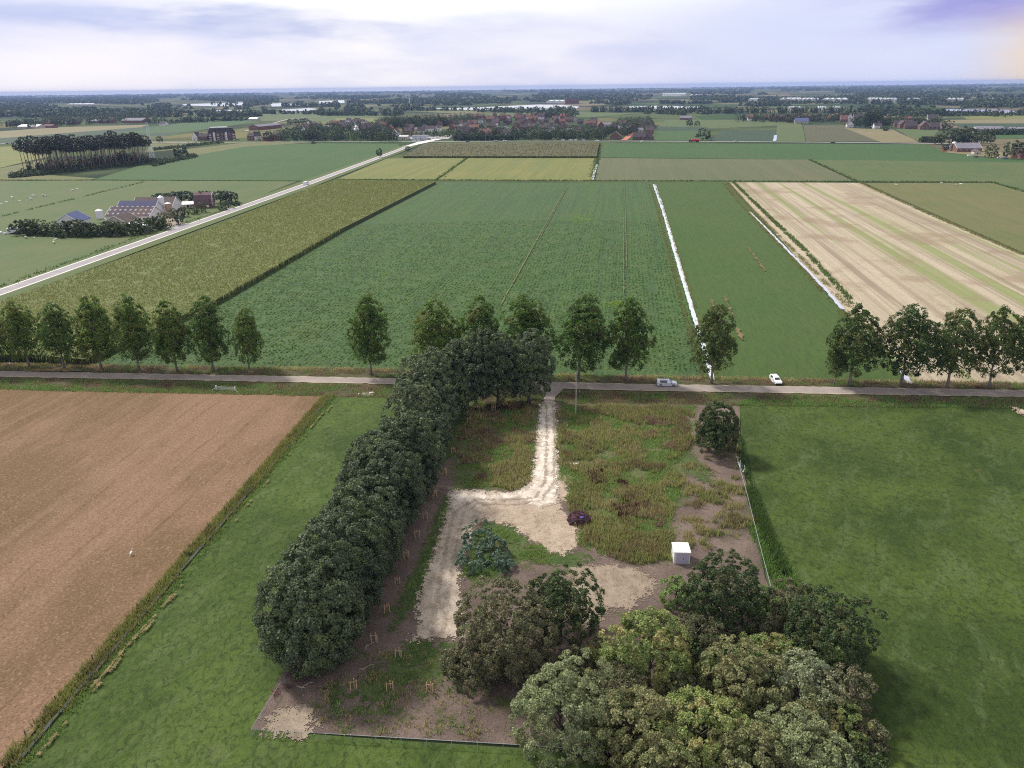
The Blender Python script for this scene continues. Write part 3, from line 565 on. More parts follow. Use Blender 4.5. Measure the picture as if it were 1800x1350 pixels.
# ------------------------------------------------------------------ roadside poplars
POPK = [make_kind('poplar', 200 + i, 4.4 + .3 * (i % 3), 15.5, 3.4, 210, .85, 50, .21, L_POP, BARK_PALE, 'poplar', r0=.30, nlimb=10, up=.5, lean=(-1.0 + .3 * i, .3), core=.25) for i in range(5)]
POPS = [(-12, 646, 524, 'poplar cut by the left edge of the picture'), (52, 646, 532, 'poplar beside the small white road sign'), (114, 649, 535, 'slim poplar second after the white sign'), (179, 651, 522, 'tall poplar over the corner of the tall maize'),
 (244, 653, 521, 'poplar third from the right in the left roadside row'), (312, 654, 525, 'poplar second from the right in the left roadside row'), (375, 654, 527, 'broad poplar standing straight across the road from the field gate'), (438, 652, 544, 'small poplar that ends the left roadside row'),
 (652, 660, 519, 'lone poplar in the gap across the road from the slab bridge'), (775, 662, 528, 'poplar peeping out behind the left of the dark row'), (850, 664, 522, 'poplar peeping out behind the middle of the dark clump'), (928, 667, 521, 'poplar peeping out behind the right of the dark clump'),
 (1016, 669, 521, 'poplar behind the tall white pole'), (1100, 671, 526, 'poplar between the white pole and the white estate car'), (1250, 675, 537, 'dark poplar standing over the water of the straight ditch'), (1466, 678, 592, 'small thin poplar leaning on a bigger neighbour, right of the parked white car'),
 (1493, 679, 540, 'poplar whose top touches the corner of the pale stubble'), (1582, 681, 538, 'bright green broad poplar at the end of the second ditch'), (1663, 683, 542, 'poplar second from the right in the right roadside row'), (1737, 684, 540, 'rightmost whole poplar, standing before the stubble field'), (1812, 686, 536, 'poplar cut by the right edge of the picture')]
L_POPD = mat_leaf('dark_poplar_leaves', (.030, .050, .012), (.062, .094, .022), (.07, .078, .022), .36, .5, .3, gain=1.8)
POPD = [make_kind('poplar', 220 + i, 5.2, 15.0, 3.8, 170, .95, 50, .24, L_POPD, BARK_PALE, 'poplar', r0=.33, nlimb=10, up=.5, lean=(.4 - .3 * i, .1), core=.15) for i in range(3)]
for i, (px, yb, yt, lab) in enumerate(POPS):
    Ht = hgt(px, yb, yt); k = POPD[i % 3] if px > 1200 else POPK[i % 5]
    s = Ht / 19.2; w = s * (.72 if px == 1466 else (.8 if px == 438 else 1.0)) * RNG.uniform(.92, 1.08)
    w *= RNG.uniform(.86, 1.14); t = plant(k, px, yb, lab, 'poplar', 'poplars along the road', scale=(w, w * RNG.uniform(.9, 1.1), s)); t.rotation_euler[0] = RNG.normal(0, .03); t.rotation_euler[1] = RNG.normal(-.01, .03)
# ------------------------------------------------------------------ the thicket at the low right and other single trees
THICK = [ # px, py(base), R, H, material, nleaf, leaf, label, low
 (896, 1170, 6.4, 9.2, L_OLIVE, 50, .21, 'dull olive brown tree beside the end of the gravel track'), (985, 1120, 4.8, 7.8, L_OAK, 48, .22, 'dark green tree touching the olive tree at the stony patch'),
 (842, 1195, 3.6, 4.2, L_OLIVE, 44, .18, 'low drab shrub at the end of the gravel track'), (985, 1318, 5.6, 9.0, L_WILLOW, 52, .20, 'pale silvery willow beside the front wire fence'),
 (1140, 1208, 5.4, 8.8, L_MAPLE, 50, .21, 'fresh green tree on the edge of the stony patch'), (1268, 1108, 5.8, 8.2, L_OAK, 48, .22, 'dark tree in front of the white shed'),
 (1440, 1165, 5.7, 8.6, L_OAK, 48, .22, 'dark broad tree at the right edge of the thicket'), (1432, 1192, 2.8, 6.4, L_MAPLE, 44, .2, 'small yellowing tree before the dark broad tree at the right'),
 (1300, 1258, 5.0, 7.2, L_OCHRE, 50, .2, 'yellow green tree in the middle of the thicket'), (1402, 1255, 4.2, 6.8, L_GREY, 48, .19, 'pale grey tree below the dark broad tree'),
 (1105, 1335, 4.6, 7.2, L_OCHRE, 48, .2, 'pale yellow tree just right of the silvery willow'), (1225, 1345, 4.8, 7.4, L_MAPLE, 48, .2, 'green and tan tree low in the middle of the thicket'),
 (1405, 1385, 5.3, 7.0, L_WILLOW, 50, .2, 'pale tree at the bottom of the thicket near the right meadow'), (1475, 1255, 3.4, 4.4, L_OLIVE, 44, .19, 'low olive brown shrub bordering the right meadow'),
 (1310, 1400, 5.0, 6.8, L_OCHRE, 46, .2, 'tan tree cut by the bottom edge of the picture'), (1085, 1262, 3.4, 5.4, L_OLIVE, 46, .19, 'olive shrub between the fresh green tree and the pale yellow tree'),
 (1345, 1100, 2.6, 4.6, L_LIME, 42, .18, 'light green bush beside the right wire fence end'), (1190, 1062, 2.6, 3.6, L_LIME, 42, .18, 'light green bush at the foot of the white shed'), (1378, 1112, 3.0, 5.6, L_OLIVE, 44, .19, 'brown tinged tree between the fence end and the dark broad tree'),
 (1210, 1160, 3.4, 4.6, L_OLIVE, 44, .19, 'brownish low tree behind the fresh green tree'), (1355, 1195, 3.2, 5.0, L_MAPLE, 44, .19, 'green low tree beside the pale grey tree'), (1505, 1372, 2.6, 3.0, L_OAK, 42, .2, 'dark bush at the bottom beside the right meadow'), (1165, 1420, 4.6, 6.4, L_OCHRE, 46, .2, 'ochre tree at the bottom edge beside the pink soil'),
 (1030, 1240, 2.4, 3.4, L_OCHRE, 42, .18, 'small tan bush between the willow and the fresh green tree'),
 (1256, 800, 4.6, 10.6, L_OAK, 54, .22, 'lone dark round tree at the top right corner of the plot'),
]
for i, (px, py, R, Ht, lm, nl, lf, lab) in enumerate(THICK):
    if px != 1256: Ht *= 1.16; R *= 1.05
    bush = Ht < 5; H0 = .3 if bush else (1.2 if Ht < 8 else 1.5); low = -.45 if bush else -.6; Hc = (Ht - H0) / (.5 + abs(low) * .5)
    lone = px == 1256
    k = make_kind('bush' if bush else 'broadleaf_tree', 300 + i, R * .82, Hc, H0, int((13 if lone else 7.6) * R * R) + 26, .55 if not bush else .42, int(nl * 1.9), lf * .64, lm, BARK, low=low, lump=.42 if not lone else .25, r0=.2, nlimb=22, core=.07, up=.5, fill=.22, jit=.7)
    plant(k, px, py, lab, 'bush' if bush else 'tree', None if lone else 'trees and bushes of the thicket')
FILL = [(1062, 1300, 2.2, 3.8, L_MAPLE, 'small green bush at the foot of the pale yellow tree'), (1128, 1290, 2.0, 4.6, L_OCHRE, 'small tan tree between the pale yellow and the green and tan trees'), (1180, 1258, 2.3, 5.2, L_OLIVE, 'brownish small tree left of the yellow green tree'), (1245, 1215, 2.2, 5.0, L_MAPLE, 'small bright tree behind the yellow green tree'), (1210, 1300, 2.0, 5.4, L_GREY, 'small pale grey tree amid the green and tan crowns'),
 (1268, 1315, 2.2, 5.2, L_MAPLE, 'yellowish small tree low in the middle of the thicket'), (1350, 1290, 2.4, 5.6, L_OCHRE, 'small tan tree left of the pale tree at the bottom'), (1378, 1330, 2.2, 5.2, L_OLIVE, 'dull brown small tree against the pale bottom tree'), (1330, 1232, 2.0, 5.2, L_LIME, 'fresh green small tree left of the pale grey tree'), (1440, 1290, 2.2, 5.0, L_OCHRE, 'tan small tree right of the pale grey tree'), (1480, 1300, 2.2, 4.0, L_MAPLE, 'green yellow shrub at the right rim of the thicket'), (1520, 1315, 1.8, 2.6, L_OLIVE, 'low brown shrub outside the right rim of the thicket'),
 (1330, 1140, 2.0, 4.6, L_OLIVE, 'brown small tree below the light green bush at the fence end'), (1240, 1165, 1.8, 4.0, L_LIME, 'light green small bush below the dark tree by the shed'), (1150, 1120, 1.8, 3.0, L_OLIVE, 'low brown shrub on the right edge of the stony patch'), (1060, 1170, 1.8, 3.2, L_MAPLE, 'green shrub left of the fresh green tree'), (940, 1215, 2.2, 3.6, L_OLIVE, 'drab shrub between the olive tree and the willow'), (1010, 1180, 1.8, 2.8, L_OLIVE, 'low drab shrub below the stony patch'), (800, 1180, 1.5, 2.2, L_OLIVE, 'small drab shrub at the left of the gravel end'), (1400, 1120, 1.8, 5.0, L_OCHRE, 'tan small tree at the left foot of the dark broad tree'), (1160, 1340, 2.0, 4.4, L_LIME, 'fresh green small tree right of the pale yellow tree'), (1290, 1350, 2.0, 5.0, L_GREY, 'small pale tree near the bottom middle of the thicket')]
for i, (px, py, R, Ht, lm, lab) in enumerate(FILL):
    bush = Ht < 4.2; k = make_kind('bush' if bush else 'broadleaf_tree', 360 + i, R, (Ht - .4) / .725, .4, int(9 * R * R) + 24, .48, 90, .125, lm, BARK, low=-.45, lump=.6, r0=.1, nlimb=10, core=.1, up=.5, fill=.25, jit=.7)
    plant(k, px, py, lab, 'bush' if bush else 'tree', 'trees and bushes of the thicket')
for i, (px, py, R, Ht) in enumerate(((840, 958, 2.2, 3.2), (866, 978, 2.2, 3.2), (828, 998, 2.0, 2.8), (880, 1000, 2.0, 2.6))):
    k = make_kind('bush', 340 + i, R, Ht * 1.3, .1, 50, .4, 36, .16, L_BLUE, BARK, low=-.4, lump=.5, r0=.07, nlimb=6)
    plant(k, px, py, ('bluish green bush, the topmost in the clump behind the olive tree', 'bluish green bush at the right of the clump beside the grass island', 'bluish green bush of the clump right on the gravel edge', 'low bluish green bush closest to the olive tree')[i], 'bush', 'bluish bushes on the grass island')
# ================================================================== GROUND COVER (nobody could count it)
def blades(P, z0, h, w, lean, rng, asp=.25):
    n = len(P); a = rng.uniform(0, 6.283, n); l = rng.uniform(0, 6.283, n); hh = h * rng.uniform(.6, 1.35, n); ww = w * rng.uniform(.6, 1.4, n)
    dx = np.c_[np.cos(a), np.sin(a), np.zeros(n)] * (ww / 2)[:, None]; tip = np.c_[np.cos(l) * lean * hh, np.sin(l) * lean * hh, hh] * np.where(rng.random(n) < .5, 1, .9)[:, None]
    B = np.c_[P[:, :2], np.broadcast_to(z0, n)]; return np.stack([B - dx, B + dx, B + tip + dx * asp, B + tip - dx * asp], 1).reshape(-1, 3)
def clump(P, per, spread, rng): return (P[:, None, :] + rng.normal(0, spread, (len(P), per, 2))).reshape(-1, 2)
def stuff(name, Q, mats, label, mi=None): return tag(link(name, new_mesh(name, Q, quads(len(Q) // 4), mats, mi)), label, None, None, 'stuff')
def mat_blade(name, a, b, third=None, trans=.4, gain=2.5):
    return mat_leaf(name, a, b, third, trans, .7, .15, .25, gain)
W_DRY = mat_blade('dry_stalks', (.085, .074, .036), (.21, .18, .088), (.140, .13, .05), gain=2.8); W_GREEN = mat_blade('weed_leaves', (.040, .074, .018), (.105, .155, .042), (.090, .11, .034), gain=2.9)
W_RED = mat_blade('red_sorrel', (.020, .008, .008), (.050, .016, .016)); W_OLIVE = mat_blade('olive_weeds', (.060, .068, .024), (.135, .138, .052), (.085, .066, .036), gain=2.8)
W_GRASS = mat_blade('grass_blades', (.024, .046, .008), (.066, .102, .030), (.046, .068, .016)); W_GRASSL = mat_blade('ditch_side_grass', (.030, .062, .013), (.078, .122, .036), (.050, .086, .021)); W_REED = mat_blade('reed_leaves', (.060, .070, .018), (.125, .125, .040), (.07, .065, .026)); W_REEDG = mat_blade('green_reeds', (.024, .044, .011), (.062, .092, .024), (.042, .066, .018))
W_TASSEL = mat_blade('maize_leaves', (.100, .122, .030), (.195, .205, .070), (.155, .172, .048), .25, 1.5); W_MAIZE_SHADE = mat_blade('maize_stems_shaded', (.042, .060, .018), (.105, .115, .038)); W_BEET = mat_blade('beet_foliage', (.034, .066, .018), (.086, .138, .042), (.078, .104, .026), .2); W_STRAW = mat_blade('straw', (.07, .046, .027), (.20, .145, .095), (.135, .085, .06)); W_BROWN = mat_blade('brown_verge', (.072, .055, .034), (.175, .13, .082), (.095, .055, .045), gain=2.7); W_LIMEGR = mat_blade('lime_reeds', (.045, .082, .020), (.095, .145, .038))  # maize edge stems are coloured dark to carry the shade of the stand
r4 = np.random.default_rng(44); XY = lambda pts: G(pts)[:, :2]
GR_ = XY(GRAVEL)
# weeds on the plot, in drifts of dry stalks, green leaves and red dock
def drift(poly, dens, size, seed, thr):
    Q = XY(poly); P = scatter(Q, dens, r4); return P[(vnoise(P, size, seed, 4) > thr) & (sdist(P, Q) + (vnoise(P, 4, seed + 7, 3) - .62) * min(7.0, area(Q) ** .5 * .35) > 0)]
P = np.r_[drift(ROUGH_A, 7, 5, 401, .53), drift([(1190, 800), (1300, 800), (1335, 970), (1190, 975)], 6, 2.5, 425, .58), drift(ROUGH_B, 7, 6, 402, .50)]; P = P[sdist(P, GR_) < -.2]
stuff('dry_weeds', blades(clump(P, 6, .22, r4), 0, .95, .13, .22, r4), W_DRY, 'tall dry ochre weeds standing on the rough plot')
P = np.r_[drift(ROUGH_A, 12, 5, 403, .38), drift(ROUGH_B, 12, 5, 404, .36), drift(ROUGH_C, 10, 4, 405, .44)]; P = P[sdist(P, GR_) < -.2]
Pg = np.r_[P, drift([(700, 1110), (735, 1060), (745, 1040), (800, 880), (780, 870), (745, 960), (705, 1050), (690, 1115)], 9, 3, 420, .48), drift([(585, 1260), (620, 1200), (720, 1132), (800, 1140), (790, 1200), (745, 1230), (640, 1280)], 5, 2.6, 421, .54), drift([(985, 965), (1100, 990), (1150, 1000), (1185, 985), (1150, 970), (1040, 930)], 6, 3, 422, .4)]
stuff('green_weeds', blades(clump(Pg, 5, .2, r4), 0, .55, .16, .5, r4), W_GREEN, 'low green weeds and grasses on the plot')
P = np.r_[drift(ROUGH_A, 8, 4, 406, .57), drift([(1060, 930), (1180, 940), (1185, 990), (1120, 1000), (1060, 975)], 8, 4, 407, .35), drift([(1190, 760), (1300, 790), (1335, 970), (1190, 975)], 7, 3, 408, .60)]
Pb = np.r_[drift([(1120, 735), (1210, 735), (1210, 800), (1130, 790)], 9, 3, 426, .45), drift([(1000, 715), (1200, 718), (1200, 735), (1000, 730)], 7, 3, 427, .48), drift([(1080, 860), (1160, 850), (1170, 930), (1090, 940)], 7, 3, 428, .52), drift(ROUGH_B, 6, 3, 429, .56)]; stuff('brown_weeds', blades(clump(Pb, 6, .2, r4), 0, .9, .14, .3, r4), W_BROWN, 'reddish brown seeded weeds in patches over the rough plot')
stuff('olive_weeds', blades(clump(P, 6, .25, r4), 0, 1.05, .17, .3, r4), W_OLIVE, 'brown and olive weeds in tall drifts left of the white shed')
P = np.r_[drift([(1030, 832), (1060, 830), (1062, 852), (1040, 858)], 18, 2, 409, .25), drift([(1075, 890), (1120, 888), (1125, 915), (1085, 918)], 16, 2, 410, .35), drift([(1060, 845), (1140, 855), (1145, 905), (1090, 890)], 10, 2.5, 411, .56), drift([(830, 708), (945, 708), (940, 722), (830, 730)], 7, 3, 413, .45), drift([(1020, 1320), (1110, 1330), (1110, 1350), (990, 1345)], 9, 2, 414, .4)]
stuff('red_dock', blades(clump(P, 6, .2, r4), 0, .8, .16, .3, r4), W_RED, 'dark red seeding dock among the weeds of the plot')
P = drift([(880, 706), (1300, 716), (1318, 880), (1345, 1020), (1420, 1180), (1500, 1345), (900, 1312), (442, 1284), (505, 1172), (640, 1000), (760, 840)], 2.6, 3, 415, .51); P = P[sdist(P, GR_) < .7]
stuff('sparse_weeds', blades(clump(P, 4, .16, r4), 0, .4, .12, .4, r4), [W_OLIVE, W_DRY, W_GREEN], 'thin scattered weeds on the bare pinkish soil', np.repeat(r4.integers(0, 3, len(P)), 4))
SOIL_L = [(590, 1190), (660, 1150), (730, 1140), (830, 1200), (880, 1260), (920, 1305), (640, 1300), (560, 1290), (540, 1240)]
P = drift(SOIL_L, 5, 1.8, 490, .56); stuff('dry_weeds', blades(clump(P, 5, .16, r4), 0, .7, .11, .3, r4), W_DRY, 'thin dry stalks around the stakes on the pink soil')
P = np.r_[drift(SOIL_L, 7, 1.5, 491, .60), drift([(640, 1285), (700, 1290), (700, 1310), (640, 1305)], 6, 1.5, 492, .5), drift([(905, 1285), (920, 1290), (915, 1318), (900, 1312)], 8, 1.2, 493, .45), drift([(690, 700), (800, 850), (770, 870), (730, 940), (700, 1030), (690, 1010), (760, 850)], 3, 2, 494, .56)]; stuff('green_weeds', blades(clump(P, 6, .18, r4), 0, .5, .16, .5, r4), W_GREEN, 'small green plants dotted over the pink soil')
P = drift([(500, 1172), (523, 1166), (528, 1200), (505, 1218), (480, 1232)], 12, 1.4, 495, .46); stuff('rusty_weeds', blades(clump(P, 5, .18, r4), 0, .7, .10, .4, r4), mat_blade('rusty_stalks', (.045, .022, .017), (.11, .058, .042)), 'rusty red dead growth inside the corner of the wire fence')
# road verges: brown and green growth on both sides of the road
UPV = XY([(-250, 636), (690, 651), (985, 660), (1100, 663), (1800, 674), (2050, 678), (2050, 690), (1800, 686), (1100, 674), (985, 671), (600, 663), (0, 652), (-250, 648)])
LOV = XY([(-250, 662), (0, 667), (600, 678), (940, 687), (955, 712), (700, 703), (600, 699), (0, 686), (-250, 682)]); LOV2 = XY([(985, 690), (1800, 703), (2050, 708), (2050, 722), (1300, 715), (985, 712)])
def vg(poly, dens, size, seed, thr): P = scatter(poly, dens, r4); return P[vnoise(P, size, seed, 4) > thr]
P = np.r_[vg(UPV, 9, 4, 430, .46), vg(LOV, 8, 4, 431, .44), vg(LOV2, 8, 4, 432, .44)]
stuff('brown_verge_weeds', blades(clump(P, 4, .2, r4), 0, .6, .13, .35, r4), W_BROWN, 'brown seeding weeds along both verges of the road')
P = np.r_[vg(UPV, 6, 4, 433, .5), vg(LOV, 8, 4, 434, .47), vg(LOV2, 9, 4, 435, .46), vg(XY([(-250, 676), (0, 680), (560, 692), (560, 698), (0, 687), (-250, 684)]), 12, 3, 436, .3), vg(XY([(1300, 706), (2050, 714), (2050, 722), (1300, 715)]), 12, 3, 437, .35)]
stuff('green_verge_weeds', blades(clump(P, 4, .2, r4), 0, .6, .15, .5, r4), W_GREEN, 'green weeds in the roadside ditches')
P = vg(XY([(-60, 646), (690, 655), (985, 664), (1800, 681), (2000, 684), (2000, 680), (1800, 676), (985, 659), (690, 650), (-60, 641)]), 6, 5, 438, .48)
stuff('straw_verge', blades(clump(P, 5, .25, r4), 0, .7, .13, .5, r4), W_DRY, 'straw coloured dead grass along the far verge')
# reeds along the ditches
def bank(line, off, half, dens, seed, thr=.3, size=3):
    L = XY(line); d = np.r_[0, np.cumsum(np.linalg.norm(np.diff(L, axis=0), axis=1))]; n = int(d[-1] * half * 2 * dens); s = r4.uniform(0, d[-1], n); o = off + half * r4.uniform(-1, 1, n)
    P = np.c_[np.interp(s, d, L[:, 0]), np.interp(s, d, L[:, 1])] + D_AC * o[:, None]; return P[vnoise(P, size, seed) > thr]
P = np.r_[bank(DITCH_L, -1.0, 1.0, 20, 440, .30), bank(DITCH_L, .1, .6, 16, 441, .44)]
stuff('ditch_reeds', blades(clump(P, 3, .14, r4), 0, .75, .14, .45, r4), W_REED, 'yellow green sedge along the ditch beside the brown field')
P = np.r_[bank(DITCH_L, .95, .55, 16, 442, .35), bank(DITCH_L, -1.6, .4, 8, 443, .5)]; stuff('ditch_grass', blades(clump(P, 3, .15, r4), 0, .55, .15, .5, r4), W_LIMEGR, 'bright green grass on the meadow bank of the ditch')
DITCH_R = [(1296, 770), (1302, 815), (1318, 860), (1335, 910), (1355, 955), (1378, 1010)]
P = np.r_[bank(DITCH_R[2:], -.1, .9, 26, 444, .15), bank(DITCH_R[:3], .3, .5, 14, 445, .4)]; stuff('ditch_reeds', blades(clump(P, 3, .16, r4), 0, 1.0, .16, .35, r4), W_REEDG, 'dense green reeds filling the ditch beside the right meadow')
P = np.r_[bank([(1318, 925), (1335, 960), (1352, 1000), (1375, 1040)], .2, .7, 18, 446, .3), bank([(1345, 950), (1370, 1000), (1385, 1030)], 1.1, .5, 14, 447, .3)]; stuff('ditch_grass', blades(clump(P, 3, .2, r4), 0, .9, .2, .5, r4), W_LIMEGR, 'fresh lime green plants between the wire fence and the reeds')
for ln, w in (([(1146, 325), (1162, 372), (1195, 490), (1216, 562), (1238, 632), (1247, 668)], 1.0), ([(1275, 322), (1318, 372), (1400, 455), (1483, 545), (1520, 585)], 1.6)):
    P = np.r_[bank(ln, -1.7, w * .5, 5, 448, .35, 5), bank(ln, 2.0, w * .5, 4, 449, .4, 5)]; stuff('ditch_grass', blades(clump(P, 3, .25, r4), 0, .7, .22, .4, r4), W_OLIVE, 'dark rough grass lining the straight field ditches' if w == 1.0 else 'dark rough grass on the stubble side of the second ditch')
P = bank([(1280, 320), (1345, 386), (1400, 440), (1482, 535)], 3.2, 1.0, 3.5, 450, .3, 6); stuff('ditch_grass', blades(clump(P, 3, .3, r4), 0, .9, .3, .4, r4), W_REEDG, 'strip of tall dark green grass edging the pale stubble')
P = bank([(1514, 322), (1640, 380), (1800, 449)], 0, 1.4, 2.5, 451, .3, 6) ; stuff('ditch_grass', blades(clump(P, 3, .3, r4), 0, .8, .3, .4, r4), W_OLIVE, 'thin line of rough grass between stubble and dry pasture')
def cross(x0, y0, x1, y1, w, dens):
    a, b = at(x0, y0)[:2], at(x1, y1)[:2]; n = int(np.linalg.norm(b - a) * dens); t = r4.random(n); return a + (b - a) * t[:, None] + r4.normal(0, w, (n, 2))
P = np.r_[cross(0, 317, 530, 319, .8, 2), cross(596, 316, 1745, 320.5, 1.1, 2.5), cross(1745, 321, 1800, 337, 1, 2), cross(1424, 281, 1508, 320, 1.2, 1.5), cross(822, 277, 766, 318, 1.2, 1.5), cross(1053, 252, 1042, 317, 1.6, 2), cross(0, 506, 225, 425, 1.0, 2), cross(225, 425, 390, 372, 1.0, 2), cross(0, 382, 255, 320, .7, 1.2)]
stuff('field_edge_grass', blades(clump(P, 3, .4, r4), 0, .8, .5, .3, r4), W_REEDG, 'dark grassy ditch lines between the far fields')
# short grass on the near meadows and straw on the brown field
MR = XY([(1300, 716), (1830, 722), (1990, 1060), (2100, 1400), (1545, 1400), (1480, 1180), (1392, 1012), (1322, 830)]); ML = XY([(592, 700), (690, 703), (800, 760), (560, 1180), (440, 1290), (900, 1322), (1300, 1345), (1300, 1400), (-40, 1400), (28, 1345), (322, 1008)])
P = scatter(MR, 9, r4); P = P[(vnoise(P, 2.2, 460, 4) > .47) & (vnoise(P, 11, 464, 4) + r4.normal(0, .05, len(P)) > .45)]; stuff('meadow_grass', blades(P, 0, .17, .30, .9, r4, .4), W_GRASS, 'short green grass of the right hand meadow')
P = scatter(ML, 10, r4); P = P[(vnoise(P, 2.2, 461, 4) > .47) & (vnoise(P, 11, 465, 4) + r4.normal(0, .05, len(P)) > .42) & (sdist(P, XY(DITCH_L + [(0, 1350), (500, 690)])) < .8)]; stuff('meadow_grass', blades(P, 0, .17, .28, .9, r4, .4), W_GRASSL, 'short green grass between the ditch and the dark trees')
P = scatter(XY([(-60, 688), (570, 696), (300, 1006), (10, 1345), (-100, 1345)]), 4.5, r4); P = P[vnoise(P, 2.0, 462, 4) > .46]; stuff('stubble_straw', blades(P, 0, .10, .22, 1.4, r4, .5), W_STRAW, 'cut straw and stubble on the brown field')
# sugar beet leaves
P = scatter(XY([(770, 323), (1144, 324), (1218, 560), (1248, 655), (1000, 650), (150, 640), (374, 532)]), 2.6, r4, 700000); dist = np.hypot(P[:, 0], P[:, 1]); P = P[(dist < 420) & (vnoise(P, 3.0, 463, 3) > .40)]; u_ = P @ D_AC; P = P + D_AC * (np.round(u_ / 1.25) * 1.25 - u_ + r4.normal(0, .14, len(P)))[:, None]; P = P[r4.random(len(P)) < np.clip(260 / np.hypot(P[:, 0], P[:, 1]), 0, 1) ** 2]
stuff('beet_plants', blades(P, .05, .34, .62, .9, r4, .5), W_BEET, 'leafy dark green beet crop in the broad middle field')
P = np.r_[drift([(1060, 533), (1098, 530), (1100, 540), (1062, 541)], 2.5, 4, 470, .40), drift([(670, 483), (692, 482), (694, 487), (674, 488)], 2.5, 4, 471, .45), drift([(580, 456), (592, 455), (592, 459), (582, 459)], 2, 4, 472, .4), drift([(1005, 380), (1050, 376), (1055, 386), (1010, 392)], .6, 6, 473, .5)]
stuff('yellowed_beet', blades(clump(P, 3, .3, r4), .05, .5, .5, .8, r4, .5), mat_blade('yellowed_leaves', (.10, .14, .028), (.15, .19, .04)), 'yellow green patches in the beet field')
# maize: a tall stand with plants along the top and down its near edges
def maize(name, top, h, mat, tuft, side, dens, label, edge, hd=.6, wd=.32):
    T = G(top, h); n = len(T); V = np.r_[T, T * np.array([1, 1, 0]) + np.array([0, 0, .01])]; V[:n, 2] = h - .25
    if np.sum(T[:, 0] * np.roll(T[:, 1], -1) - T[:, 1] * np.roll(T[:, 0], -1)) < 0: V = np.r_[V[:n][::-1], V[n:][::-1]]
    base = new_mesh(name, V, [tuple(range(n))] + [(i, i + n, (i + 1) % n + n, (i + 1) % n) for i in range(n)], [mat, side], [0] + [1] * n)
    o = tag(link(name, base), label, None, None, 'stuff')
    P = scatter(T[:, :2], dens, r4); P = P[vnoise(P, 4, 480, 3) > .26]; Q = blades(P, h - .45, hd, wd, .5, r4, .35); E = []
    for i in edge:
        a, b = T[i][:2], T[(i + 1) % n][:2]; k = int(np.linalg.norm(b - a) * 7); t = r4.random(k); E.append(a + (b - a) * t[:, None] + r4.normal(0, .25, (k, 2)))
    k1 = len(Q) // 4; E = np.concatenate(E) if E else np.zeros((0, 2)); Q = np.r_[Q, blades(E, .05, h * .95, .35, .15, r4, .6)]
    bpy.data.objects.remove(o); me = new_mesh(name, np.r_[V, Q], np.r_[np.array([[0, 0, 0, 0]])[:0], quads(len(Q) // 4) + 2 * n], [mat, side, tuft, W_MAIZE_SHADE], np.r_[np.full(k1, 2), np.full(len(E), 3)])
    import bmesh
    bm = bmesh.new(); bm.from_mesh(me); bm.verts.ensure_lookup_table(); f = bm.faces.new([bm.verts[i] for i in range(n)]); f.material_index = 0
    for i in range(n): f = bm.faces.new([bm.verts[j] for j in (i, i + n, (i + 1) % n + n, (i + 1) % n)]); f.material_index = 1
    bm.normal_update(); bm.to_mesh(me); bm.free(); return tag(link(name, me), label, None, None, 'stuff')
MAIZE_SIDE_SHADE = mat_field('maize_side_shaded', (.070, .082, .030), (.06, .070, .026), (.03, .038, .014), None, sp=2.5)  # sides darker than the tops: shade of the crop edge put into the colour
maize('maize_crop', [(-260, 620), (-200, 605), (0, 528), (225, 449), (404, 387), (450, 367.5), (545, 329), (594, 315), (766, 318.5), (600, 401), (372, 530), (148, 630), (60, 622)], 2.2, MF['maize'], W_TASSEL, MAIZE_SIDE_SHADE, 3.6, 'tall tasselled maize between the straight road and the beet field', (9, 10, 11, 12))
maize('maize_crop', [(709, 274), (750, 252.5), (1053, 251.5), (1049, 274)], 2.2, MF['maize_far'], mat_blade('brown_maize_leaves', (.05, .05, .024), (.125, .115, .055)), MAIZE_SIDE_SHADE, .12, 'brownish maize stand in front of the village road', (3,), .9, 1.6)
# ================================================================== THINGS NEAR THE CAMERA
P_WHITE = mat_plain('white_paint', (.78, .78, .80), .35, .5, .04); P_SILVER = mat_plain('silver_paint', (.62, .64, .72), .3, .5, .04, metal=.3); P_RED = mat_plain('red_paint', (.55, .035, .03), .4, .5, .08); P_BLUE = mat_plain('blue_paint', (.05, .09, .25), .35, .5, .08); P_GREYD = mat_plain('dark_paint', (.05, .055, .07), .35, .5, .08)
GLASS = mat_plain('dark_glass', (.02, .022, .03), .08, .8, .1); RUBBER = mat_plain('tyre_rubber', (.018, .018, .02), .85, .2, .2); RIM = mat_plain('wheel_rim', (.45, .46, .48), .35, .6, .1, metal=.6); PLASTIC = mat_plain('dark_plastic', (.03, .03, .035), .6, .3, .2); LAMP = mat_plain('lamp_glass', (.75, .76, .78), .15, .7, .05); LAMP_R = mat_plain('red_lamp_glass', (.35, .02, .02), .2, .7, .1)
WOOD = mat_plain('stake_wood', (.55, .38, .24), .9, .15, .2, 4); WOOD_GREY = mat_plain('grey_wood', (.40, .37, .33), .9, .15, .2, 3); STEEL = mat_plain('galvanised_steel', (.42, .46, .45), .5, .5, .1, metal=.3); WIRE_G = mat_plain('green_wire', (.16, .21, .19), .6, .3, .1); CONC = mat_plain('weathered_concrete', (.50, .46, .42), .95, .15, .25, 1.2)
STATIONS = [(-2.26, .78, .48, .80, .70, .92), (-2.12, .86, .32, .93, .66, 1.36), (-1.75, .88, .24, .95, .65, 1.49), (.15, .88, .22, .95, .65, 1.50), (.50, .88, .22, .95, .62, 1.42), (1.18, .87, .22, .94, .72, 1.02), (2.02, .84, .26, .84, .72, .88), (2.27, .72, .42, .68, .60, .74)]
def car_ring(s, k=0.0, o=0.0):
    x, wl_, zb, be, wu, zr = s; return [(x, -wl_, zb), (x, -wl_, be), (x, -wu, zr), (x, wu, zr), (x, wl_, be), (x, wl_, zb)]
